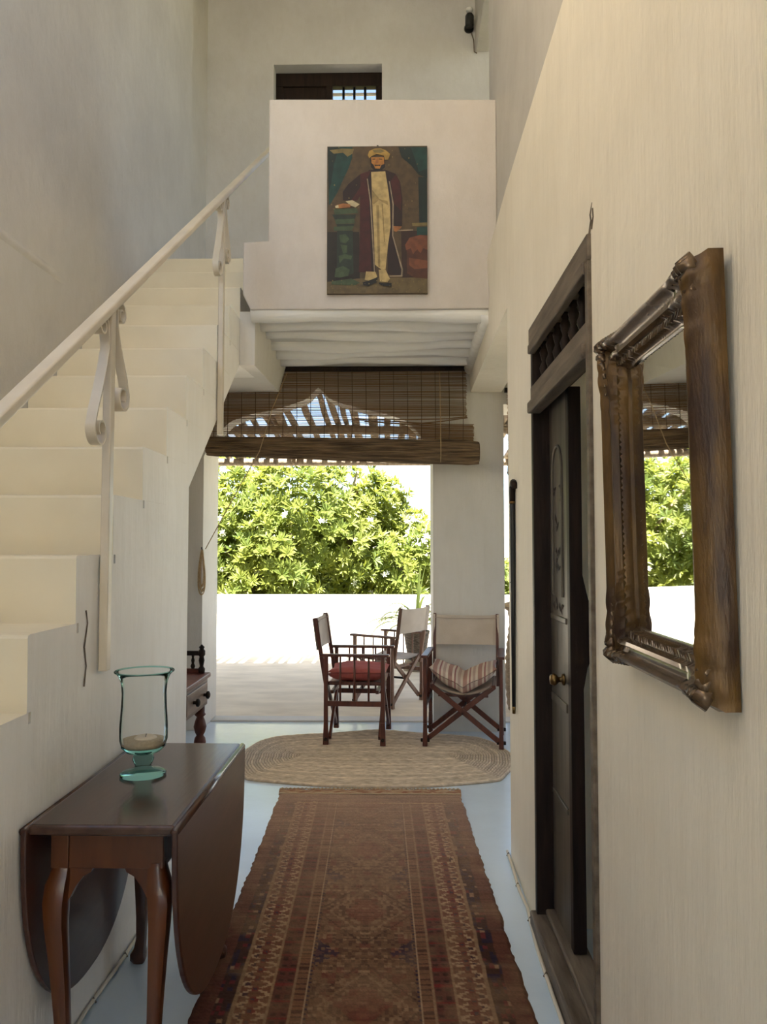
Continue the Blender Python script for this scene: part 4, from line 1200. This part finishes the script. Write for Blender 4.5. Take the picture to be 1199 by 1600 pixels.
def reed_blind(label, x0, x1, x1b, yb, ztop, zhem, zroll, rroll, seed, xr0=None, xr1=None, gap=True, cords=0.108, tilt=0.0):
    r = random.Random(seed)
    bl = thing('reed_blind', label, 'blind', ((x0 + x1) / 2, yb, zroll - rroll))
    ox, oy, oz = bl.location
    b = MB(); b.box(x0 - ox - 0.02, x1 - ox, -0.008, 0.028, ztop - oz, ztop - oz + 0.035)
    b.build('head_batten', M['dkwood'], bl, bevel=0.003)
    b = MB()
    z = ztop - 0.004
    pitch = 0.0092
    xm = x0 + (x1 - x0) * 0.58
    while z > zroll + rroll * 0.6:
        low = gap and z < zhem
        xe = (x1b if low else x1) + r.uniform(-0.008, 0.004)
        xa = x0 + r.uniform(-0.006, 0.006)
        nseg = 14
        h = r.uniform(0.0046, 0.0074)
        if r.random() < 0.05: h *= 0.5
        rows = []
        ph, am = r.uniform(0, 6), r.uniform(0.0004, 0.0018)
        for k in range(nseg + 1):
            x = xa + (xe - xa) * k / nseg
            zz = z + am * math.sin(ph + k * 0.8)
            if gap and low:
                zz -= 0.062 * smoothstep(xm - 0.25, x1, x) * max(0.0, 1 - (zhem - z) / 0.20)
            yy = 0.006 * math.sin(ph * 2 + k * 0.5) * 0.3
            rows.append((x - ox, yy, zz - oz))
        vs, fs = [], []
        for (x, y, zz) in rows:
            vs += [(x, y, zz - h / 2), (x, y - 0.002, zz), (x, y, zz + h / 2), (x, y + 0.002, zz)]
        for k in range(nseg):
            for j in range(4):
                fs.append((k * 4 + j, k * 4 + (j + 1) % 4, (k + 1) * 4 + (j + 1) % 4, (k + 1) * 4 + j))
        b.add(vs, fs)
        z -= pitch * r.uniform(0.9, 1.12)
    tag(b.build('reed_sheet', reed, bl), kind='stuff')
    n = int((x1 - x0) / cords)
    for k in range(n + 1):
        x = x0 + 0.03 + (x1 - x0 - 0.06) * k / n - ox
        b = MB(); b.tube([(x, -0.005, ztop - oz), (x + 0.003, -0.006, (ztop + zroll) / 2 - oz), (x, -0.005, zroll + rroll - oz)], 0.0028, 5)
        b.build('weft_cord', M['string'], bl)
    # the rolled-up part: slightly lumpy ridged cylinder with a spiral end
    b = MB()
    xr0 = x0 - 0.03 if xr0 is None else xr0
    xr1 = x1 + 0.06 if xr1 is None else xr1
    ns, na = 26, 84
    lum = [r.uniform(0.90, 1.05) for _ in range(na)]
    vs, fs = [], []
    for k in range(ns + 1):
        x = xr0 + (xr1 - xr0) * k / ns
        for j in range(na):
            a = 2 * PI * j / na
            rr = rroll * (lum[j] + 0.02 * math.sin(k * 0.9 + j * 2.1)) * (0.9 if k in (0, ns) else 1) * (0.80 + 0.20 * smoothstep(0, 1, k / ns))
            vs.append((x - ox + (r.uniform(-0.006, 0.006) if k in (0, ns) else 0), -0.055 + rr * 0.95 * math.cos(a), zroll - oz + tilt * (1 - k / ns) + rr * math.sin(a)))
    for k in range(ns):
        for j in range(na):
            fs.append((k * na + j, k * na + (j + 1) % na, (k + 1) * na + (j + 1) % na, (k + 1) * na + j))
    fs += [tuple(range(na))[::-1], tuple(ns * na + j for j in range(na))]
    b.add(vs, fs)
    ro = b.build('rolled_reeds', reedroll, bl)
    b = MB()
    sp = [(xr1 - ox + 0.002, -0.055 + rroll * (1 - i / 90) * 0.9 * math.cos(i * 0.35), zroll - oz + rroll * (1 - i / 90) * 0.9 * math.sin(i * 0.35)) for i in range(80)]
    b.tube(sp, 0.003, 5); b.build('spiral_end', M['string'], ro)
    return bl
bl = reed_blind('half rolled brown reed blind hanging across the main arch', -1.455, 0.545, 0.60, 5.93, 2.80, 2.445, 2.152, 0.094, 2, xr0=-1.462, xr1=0.628, tilt=0.055)
ox, oy, oz = bl.location
for pts in ([(-0.32, 2.425), (0.1, 2.418), (0.40, 2.424), (0.545, 2.44)], [(-0.25, 2.405), (0.12, 2.382), (0.36, 2.405), (0.55, 2.432)]):
    b = MB(); b.tube([(x - ox, -0.008, z - oz) for x, z in pts], 0.005, 6); b.build('loose_reed', reed, bl)
b = MB(); b.tube([(-0.85 - ox, -0.02, 2.79 - oz), (-0.95 - ox, -0.09, 2.50 - oz), (-1.04 - ox, -0.145, 2.155 - oz), (-1.18 - ox, -0.09, 1.93 - oz), (-1.505 - ox, 0.10, 1.415 - oz)], 0.0035, 6)
b.build('pull_cord', M['rope'], bl, smooth=True)
b = MB(); b.tube([(0.335 - ox, -0.02, 2.79 - oz), (0.335 - ox, -0.142, 2.22 - oz), (0.335 - ox, -0.145, 2.12 - oz), (0.335 - ox, -0.10, 2.075 - oz)], 0.003, 6)
b.build('pull_cord', M['rope'], bl, smooth=True)
reed_blind('second reed blind glimpsed right of the pillar', 0.866, 2.62, 2.62, 5.97, 2.64, 2.4, 2.03, 0.075, 9, gap=False, xr0=0.862, xr1=2.64)

# hank of rope on the jamb
hk = thing('rope_hank', 'hank of jute cord hung on a hook at the left arch jamb', 'rope', (AX0 - 0.004, 6.05, 1.40))
b = MB(); b.tube([(0, 0.01, 0.01), (0, -0.016, 0.012), (0, -0.022, 0.03)], 0.005, 6); b.build('hook', M['black'], hk)
rr_ = random.Random(6)
for k in range(5):
    wdt = rr_.uniform(0.016, 0.046); ln = rr_.uniform(0.28, 0.37); oy_ = rr_.uniform(-0.012, 0.012); c_ = rr_.choice((-1, 1))
    pts = []
    for i in range(29):
        t = i / 28
        a = 2 * PI * t
        z = -ln / 2 + ln / 2 * math.cos(a)
        pts.append((oy_ + c_ * wdt * math.sin(a) * (0.3 + 0.7 * (-z / ln)), -0.010 - 0.003 * k, z + 0.01))
    b = MB(); b.tube(pts, 0.0045, 6); b.build('rope_loop', M['rope'], hk, smooth=True)

# ------------------------------------------------------------------ cables along the wall foot
for nm, lab, pts, clips in (
    ('cable', 'thin pale cable clipped along the foot of the right wall', [(0.515, 3.66, 0.012), (0.512, 3.45, 0.010), (0.505, 3.25, 0.012), (0.513, 3.10, 0.010), (0.505, 2.98, 0.012), (0.495, 2.8, 0.010), (0.492, 2.5, 0.010), (0.493, 2.2, 0.010), (0.50, 1.7, 0.010)], (3.62, 3.3, 3.0, 2.62, 2.2)),
    ('cable', 'thin pale cable clipped along the foot of the stair wall', [(WX + 0.008, 3.45, 0.010), (WX + 0.010, 3.0, 0.012), (WX + 0.012, 2.7, 0.010), (WX + 0.008, 2.4, 0.014), (WX + 0.014, 2.0, 0.010), (WX + 0.01, 1.4, 0.010)], (3.1, 2.72, 2.45, 2.0))):
    t = thing(nm, lab, 'cable', (0, 0, 0))
    b = MB(); b.tube(pts, 0.0065, 8); b.build('cable_sheath', M['cable'], t, smooth=True)
    for cy in clips:
        cx = interp([p[1] for p in pts][::-1], [p[0] for p in pts][::-1], cy)
        b = MB(); b.tube([(cx - 0.008, cy, 0.006), (cx, cy, 0.021), (cx + 0.008, cy, 0.006)], 0.003, 6); b.build('clip', M['greywood'], t)

# ------------------------------------------------------------------ spotlight on the upper wall
sp = thing('spotlight', 'small black spotlight fixed high on the upper back wall', 'lamp', (0.676, 6.95, 6.30))
b = MB(); b.lathe([(0.0, -0.10), (0.036, -0.098), (0.040, -0.085), (0.040, 0.0), (0.030, 0.018), (0.0, 0.022)], (0, -0.075, 0.02), 20)
b.build('lamp_head', M['black'], sp, smooth=True)
b = MB(); b.lathe([(0.045, -0.012), (0.045, 0.0)], (0, -0.012, -0.055), 20, axis='Y'); b.bar((0, -0.01, -0.05), (0, -0.07, -0.01), 0.02, 0.02); b.build('bracket', M['black'], sp)
b = MB(); b.lathe([(0.024, 0.04), (0.034, 0.062), (0.030, 0.075), (0.0, 0.08)], (0, -0.075, 0.02), 20); b.build('lamp_bulb', mat('frosted_bulb', (0.72, 0.72, 0.70, 1), rough=0.3), sp, smooth=True)
b = MB(); b.tube([(0.02, -0.01, -0.08), (0.045, -0.006, -0.16), (0.05, -0.006, -0.27), (0.075, -0.006, -0.285)], 0.005, 6); b.build('wire', M['greywood'], sp)

# ------------------------------------------------------------------ pergola of poles over the terrace
pg = thing('pergola', 'pergola of rough weathered poles over the terrace', 'pergola', (0, 0, 0))
polem = mat('weathered_pole', (0.20, 0.15, 0.105, 1), rough=0.85, color2=(0.34, 0.28, 0.21, 1), vscale=7, stretch=(4, 0.8, 4), bump=0.3, bscale=20)
rq = random.Random(12)
pz = lambda y: 2.87 - (y - 6.55) * (2.87 - 2.545) / (9.62 - 6.55)
x = -6.2
while x < 5.0:
    r = rq.uniform(0.026, 0.045)
    ye = 9.62 + rq.uniform(-0.10, 0.06)
    x2 = x + rq.uniform(-0.03, 0.03)
    b = MB()
    pts = [(x + (x2 - x) * k / 6 + rq.uniform(-0.008, 0.008), 6.58 + (ye - 6.58) * k / 6, pz(6.58 + (ye - 6.58) * k / 6) + rq.uniform(-0.006, 0.006)) for k in range(7)]
    b.tube(pts, [r * rq.uniform(0.9, 1.1) for _ in pts], 8)
    b.build('pole', polem, pg, smooth=True)
    x += 2 * r + rq.choice((0.01, 0.02, 0.035, 0.05, 0.075, 0.11))
for yb_, zb_ in ((9.42, pz(9.42) - 0.085), (7.9, pz(7.9) - 0.085)):
    b = MB(); b.tube([(-6.4 + 11.6 * k / 12, yb_ + rq.uniform(-0.012, 0.012), zb_ + rq.uniform(-0.008, 0.008)) for k in range(13)], 0.045, 10)
    b.build('cross_beam', polem, pg, smooth=True)
for x in (-5.6, 2.9):
    b = MB(); b.tube([(x, 9.42, -0.02), (x + 0.01, 9.42, 1.2), (x, 9.42, pz(9.42) - 0.10)], [0.06, 0.055, 0.05], 10); b.build('post', polem, pg, smooth=True)

# ------------------------------------------------------------------ terrace plant and basket
pt = thing('potted_screw_palm', 'potted plant with long strap leaves by the terrace parapet', 'plant', (0.235, 9.15, -0.012))
potm = mat('woven_pot', (0.075, 0.055, 0.04, 1), rough=0.9, color2=(0.17, 0.13, 0.10, 1), vscale=26, stretch=(1, 1, 3), bump=0.4, bscale=40)
stone = mat('stone_plinth', (0.28, 0.23, 0.165, 1), rough=0.9, color2=(0.20, 0.16, 0.11, 1), vscale=9, bump=0.3, bscale=20)
b = MB(); b.lathe([(0.0, 0.0), (0.155, 0.0), (0.16, 0.02), (0.15, 0.08), (0.13, 0.13), (0.0, 0.13)], (0, 0, 0), 20); b.build('plinth', stone, pt, smooth=True, auto=50)
b = MB(); b.lathe([(0.10, 0.13), (0.115, 0.2), (0.135, 0.32), (0.15, 0.42), (0.16, 0.46), (0.15, 0.465), (0.135, 0.44), (0.0, 0.43)], (0, 0, 0), 22); b.build('pot', potm, pt, smooth=True)
leafm = bpy.data.materials.new('strap_leaf'); leafm.use_nodes = True
def leaf_shader(m, c1, c2, tr, scale=1.0, rough=0.45, obj=True):
    nt = m.node_tree
    nt.nodes.clear()
    out = nt.nodes.new('ShaderNodeOutputMaterial')
    p = nt.nodes.new('ShaderNodeBsdfPrincipled'); p.inputs['Roughness'].default_value = rough
    t = nt.nodes.new('ShaderNodeBsdfTranslucent'); t.inputs[0].default_value = tr
    mx = nt.nodes.new('ShaderNodeMixShader'); mx.inputs[0].default_value = 0.42
    tc = nt.nodes.new('ShaderNodeTexCoord')
    n = nt.nodes.new('ShaderNodeTexNoise'); n.inputs['Scale'].default_value = scale; n.inputs['Detail'].default_value = 4
    nt.links.new(tc.outputs['Object'], n.inputs[0])
    r = nt.nodes.new('ShaderNodeValToRGB')
    r.color_ramp.elements[0].position, r.color_ramp.elements[1].position = 0.38, 0.62
    r.color_ramp.elements[0].color, r.color_ramp.elements[1].color = c1, c2
    nt.links.new(n.outputs['Fac'], r.inputs[0]); nt.links.new(r.outputs[0], p.inputs['Base Color'])
    nt.links.new(p.outputs[0], mx.inputs[1]); nt.links.new(t.outputs[0], mx.inputs[2]); nt.links.new(mx.outputs[0], out.inputs[0])
leaf_shader(leafm, (0.20, 0.28, 0.08, 1), (0.34, 0.40, 0.15, 1), (0.42, 0.52, 0.12, 1), 6)
rl_ = random.Random(21)
for k in range(34):
    az = rl_.uniform(0, 2 * PI)
    up = rl_.uniform(0.25, 1.0)
    L = rl_.uniform(0.5, 0.85)
    if k < 3: up, L = 1.6, 0.82
    if k == 3: up, L, az = 1.2, 0.8, 0.4
    vs, fs = [], []
    n = 9
    x = y = 0.0; z = 0.44
    el = min(1.5, 0.35 + up)
    for i in range(n + 1):
        t = i / n
        wv = 0.024 * (1 - t) ** 0.6 + 0.001
        cx, cy = math.cos(az), math.sin(az)
        vs += [(x - cy * wv, y + cx * wv, z + 0.006), (x, y, z - 0.004), (x + cy * wv, y - cx * wv, z + 0.006)]
        st_ = L / n
        x += cx * st_ * math.cos(el); y += cy * st_ * math.cos(el); z += st_ * math.sin(el)
        el -= (0.30 if up < 1.1 else 0.03) * (0.4 + t)
        if z < 0.05: break
    n = len(vs) // 3 - 1
    for i in range(n):
        for j in range(2):
            fs.append((i * 3 + j, i * 3 + j + 1, (i + 1) * 3 + j + 1, (i + 1) * 3 + j))
    b = MB(); b.add(vs, fs)
    b.build('leaf', leafm, pt, smooth=True)

bk = thing('basket', 'tall brown woven basket glimpsed beyond the pillar', 'basket', (1.215, 6.95, -0.012))
b = MB()
pr_ = [(0.0, 0.0), (0.22, 0.0)]
for i in range(27):
    z = 0.02 + 0.85 * i / 26
    r = interp([0, 0.25, 0.5, 0.8, 0.9], [0.22, 0.245, 0.235, 0.20, 0.225], z) + (0.006 if i % 2 else -0.003)
    pr_.append((r, z))
pr_ += [(0.245, 0.89), (0.25, 0.91), (0.235, 0.925), (0.21, 0.91), (0.20, 0.6), (0.0, 0.6)]
b.lathe(pr_, (0, 0, 0), 36)
b.build('basket_body', mat('woven_cane', (0.16, 0.105, 0.06, 1), rough=0.85, color2=(0.26, 0.18, 0.11, 1), vscale=20, bump=0.4, bscale=50, stretch=(1, 1, 3)), bk, smooth=True, auto=70)
b = MB(); b.tube([(0.235 * math.cos(2 * PI * i / 36), 0.235 * math.sin(2 * PI * i / 36), 0.925) for i in range(37)], 0.018, 8, cap=False); b.build('basket_rim', M['rope'], bk, smooth=True)

# ------------------------------------------------------------------ trees behind the parapet
fol = bpy.data.materials.new('frangipani_leaf'); fol.use_nodes = True
leaf_shader(fol, (0.115, 0.165, 0.032, 1), (0.245, 0.275, 0.055, 1), (0.33, 0.37, 0.05, 1), 1.7, 0.5)
fol2 = bpy.data.materials.new('yellow_leaf'); fol2.use_nodes = True
leaf_shader(fol2, (0.20, 0.22, 0.03, 1), (0.30, 0.27, 0.04, 1), (0.32, 0.30, 0.04, 1), 1.7, 0.5)
barkm = mat('grey_bark', (0.20, 0.15, 0.105, 1), rough=0.9, color2=(0.30, 0.24, 0.18, 1), vscale=5, bump=0.3, bscale=12)
flowm = mat('white_petal', (0.82, 0.80, 0.70, 1), rough=0.6)
def tree(name, label, base, lobes, ncl, leaf_len, leaf_n, seed, fmat, flowers=0, group=None):
    r = random.Random(seed)
    t = thing(name, label, 'tree', base, 0, group)
    bx, by_, bz_ = base
    tips = []
    tot = sum(l[3] ** 2 for l in lobes)
    for (cx, cy, cz, rad, fz) in lobes:
        for _ in range(int(ncl * rad ** 2 / tot)):
            while True:
                d = Vector((r.gauss(0, 1), r.gauss(0, 1), r.gauss(0, 1)))
                if d.length > 0.01: break
            d.normalize()
            if d.y > 0.35 and r.random() < 0.8: continue
            k = rad * (0.55 + 0.45 * r.random() ** 0.5) * (1 + 0.12 * math.sin(d.x * 7 + d.z * 5 + seed))
            tips.append((Vector((cx + d.x * k, cy + d.y * k, cz + d.z * k * fz)), d))
    vs, fs, fv, ff_ = [], [], [], []
    for (p0, d) in tips:
        axd = (d + Vector((0, -0.25, 0.75))).normalized()
        sd = axd.orthogonal().normalized()
        s2 = axd.cross(sd)
        n = r.randint(leaf_n - 2, leaf_n + 2)
        a0 = r.uniform(0, 6)
        for j in range(n):
            a = a0 + 2.4 * j
            tilt = r.uniform(0.15, 1.0)
            out_ = sd * math.cos(a) + s2 * math.sin(a)
            ld = (out_ * math.cos(tilt) + axd * math.sin(tilt)).normalized()
            wdv = ld.cross(axd)
            if wdv.length < 0.05: continue
            wdv.normalize()
            nn = wdv.cross(ld)
            L = leaf_len * r.uniform(0.7, 1.15); W = L * 0.145
            o = len(vs)
            q0 = p0 + ld * L * 0.06
            q1 = p0 + ld * L * 0.5 + nn * L * 0.05
            q2 = p0 + ld * L - nn * L * 0.05
            vs += [q0, q1 + wdv * W - nn * W * 0.0, q1 - nn * W * 0.45, q1 - wdv * W, q2]
            fs += [(o, o + 1, o + 2), (o, o + 2, o + 3), (o + 1, o + 4, o + 2), (o + 2, o + 4, o + 3)]
        if flowers and r.random() < flowers and d.y < 0.2:
            c = p0 + axd * leaf_len * 0.55 + Vector((0, -0.05, 0))
            for _ in range(3):
                cc = c + Vector((r.uniform(-.05, .05), r.uniform(-.05, .05), r.uniform(-.05, .05)))
                up_ = (Vector((r.uniform(-.6, .6), -1, r.uniform(-.1, .8)))).normalized()
                e1 = up_.orthogonal().normalized(); e2 = up_.cross(e1)
                for j in range(5):
                    a = 2 * PI * j / 5
                    u1 = e1 * math.cos(a) + e2 * math.sin(a); u2 = e1 * math.cos(a + 0.75) + e2 * math.sin(a + 0.75)
                    o = len(fv)
                    fv += [cc, cc + u1 * 0.040 + up_ * 0.012, cc + (u1 + u2) * 0.032 + up_ * 0.018, cc + u2 * 0.028 + up_ * 0.004]
                    ff_.append((o, o + 1, o + 2, o + 3))
    B = Vector(base)
    m = MB(); m.add([v - B for v in vs], fs); tag(m.build('foliage', fmat, t), kind='stuff')
    if fv:
        m = MB(); m.add([v - B for v in fv], ff_); tag(m.build('blossom', flowm, t), kind='stuff')
    # trunk, then limbs into each lobe
    m = MB()
    top = Vector((0.05, 0.0, abs(bz_) * 0.6 + 0.5))
    m.tube([(0, 0, 0), (0.05, 0.02, top.z * 0.5), tuple(top)], [0.22, 0.18, 0.15], 10)
    m.build('trunk', barkm, t, smooth=True)
    for (cx, cy, cz, rad, fz) in lobes:
        for q_ in range(5):
            e = Vector((cx - bx + r.uniform(-.75, .75) * rad, cy - by_ + r.uniform(-.8, .3) * rad, cz - bz_ + r.uniform(-.3, .75) * rad * fz))
            mid = top.lerp(e, 0.5) + Vector((r.uniform(-.2, .2), r.uniform(-.2, .2), -0.15 * rad))
            m = MB(); m.tube([tuple(top), tuple(top.lerp(mid, 0.5) + Vector((0, 0, -.05))), tuple(mid), tuple(mid.lerp(e, 0.5) + Vector((0.05, 0, 0.06))), tuple(e)], [0.11, 0.085, 0.06, 0.042, 0.025], 8)
            m.build('branch', barkm, t, smooth=True)
    return t
tree('frangipani_tree', 'large flowering frangipani tree filling the view through the arch', (-2.1, 15.6, -2.6),
     [(-1.75, 15.2, 1.75, 1.75, 0.95), (-3.3, 15.6, 1.8, 1.8, 0.95), (-1.0, 15.3, 1.4, 1.15, 1.0), (-2.4, 14.6, 1.0, 1.35, 0.9), (-0.35, 15.4, 2.3, 0.62, 0.9)], 5200, 0.18, 10, 5, fol, flowers=0.025, group='trees beyond the parapet')
tree('frangipani_tree', 'second flowering frangipani lower down at the right edge of the arch', (0.6, 15.8, -2.6),
     [(0.15, 15.2, 0.95, 1.15, 0.95), (1.3, 15.8, 0.55, 1.15, 0.95), (-0.9, 15.6, 0.4, 1.1, 0.8), (2.6, 16.2, 0.3, 1.1, 0.9)], 3200, 0.18, 10, 8, fol, flowers=0.02, group='trees beyond the parapet')
tree('broadleaf_tree', 'leafy green tree left of the frangipani mostly seen in the mirror', (-6.0, 15.4, -2.6),
     [(-5.3, 14.9, 1.6, 1.7, 1.0), (-7.0, 15.2, 1.5, 1.7, 1.0), (-6.0, 15.6, 2.2, 1.7, 0.8), (-5.0, 14.6, 0.6, 1.2, 0.9)], 3000, 0.2, 10, 14, fol, flowers=0.01, group='trees beyond the parapet')
tree('yellow_shrub', 'yellowish shrub glowing low behind the frangipani trunk', (-2.2, 18.0, -2.6),
     [(-2.3, 17.6, 0.7, 0.95, 0.9), (-1.9, 18.2, 1.1, 0.9, 0.9), (-3.4, 18.2, 0.6, 0.9, 0.9)], 900, 0.17, 8, 17, fol2)
tree('dark_tree', 'dark green tree far behind the frangipanis', (-3.0, 21.0, -2.6),
     [(-5.5, 20.5, 1.6, 2.2, 0.9), (-1.5, 20.6, 1.0, 2.0, 0.8), (1.6, 21.0, -0.2, 1.9, 0.8), (4.6, 21.5, -0.1, 2.0, 0.8), (-9, 20.5, 1.6, 2.4, 0.9)], 2400, 0.32, 8, 19, fol)
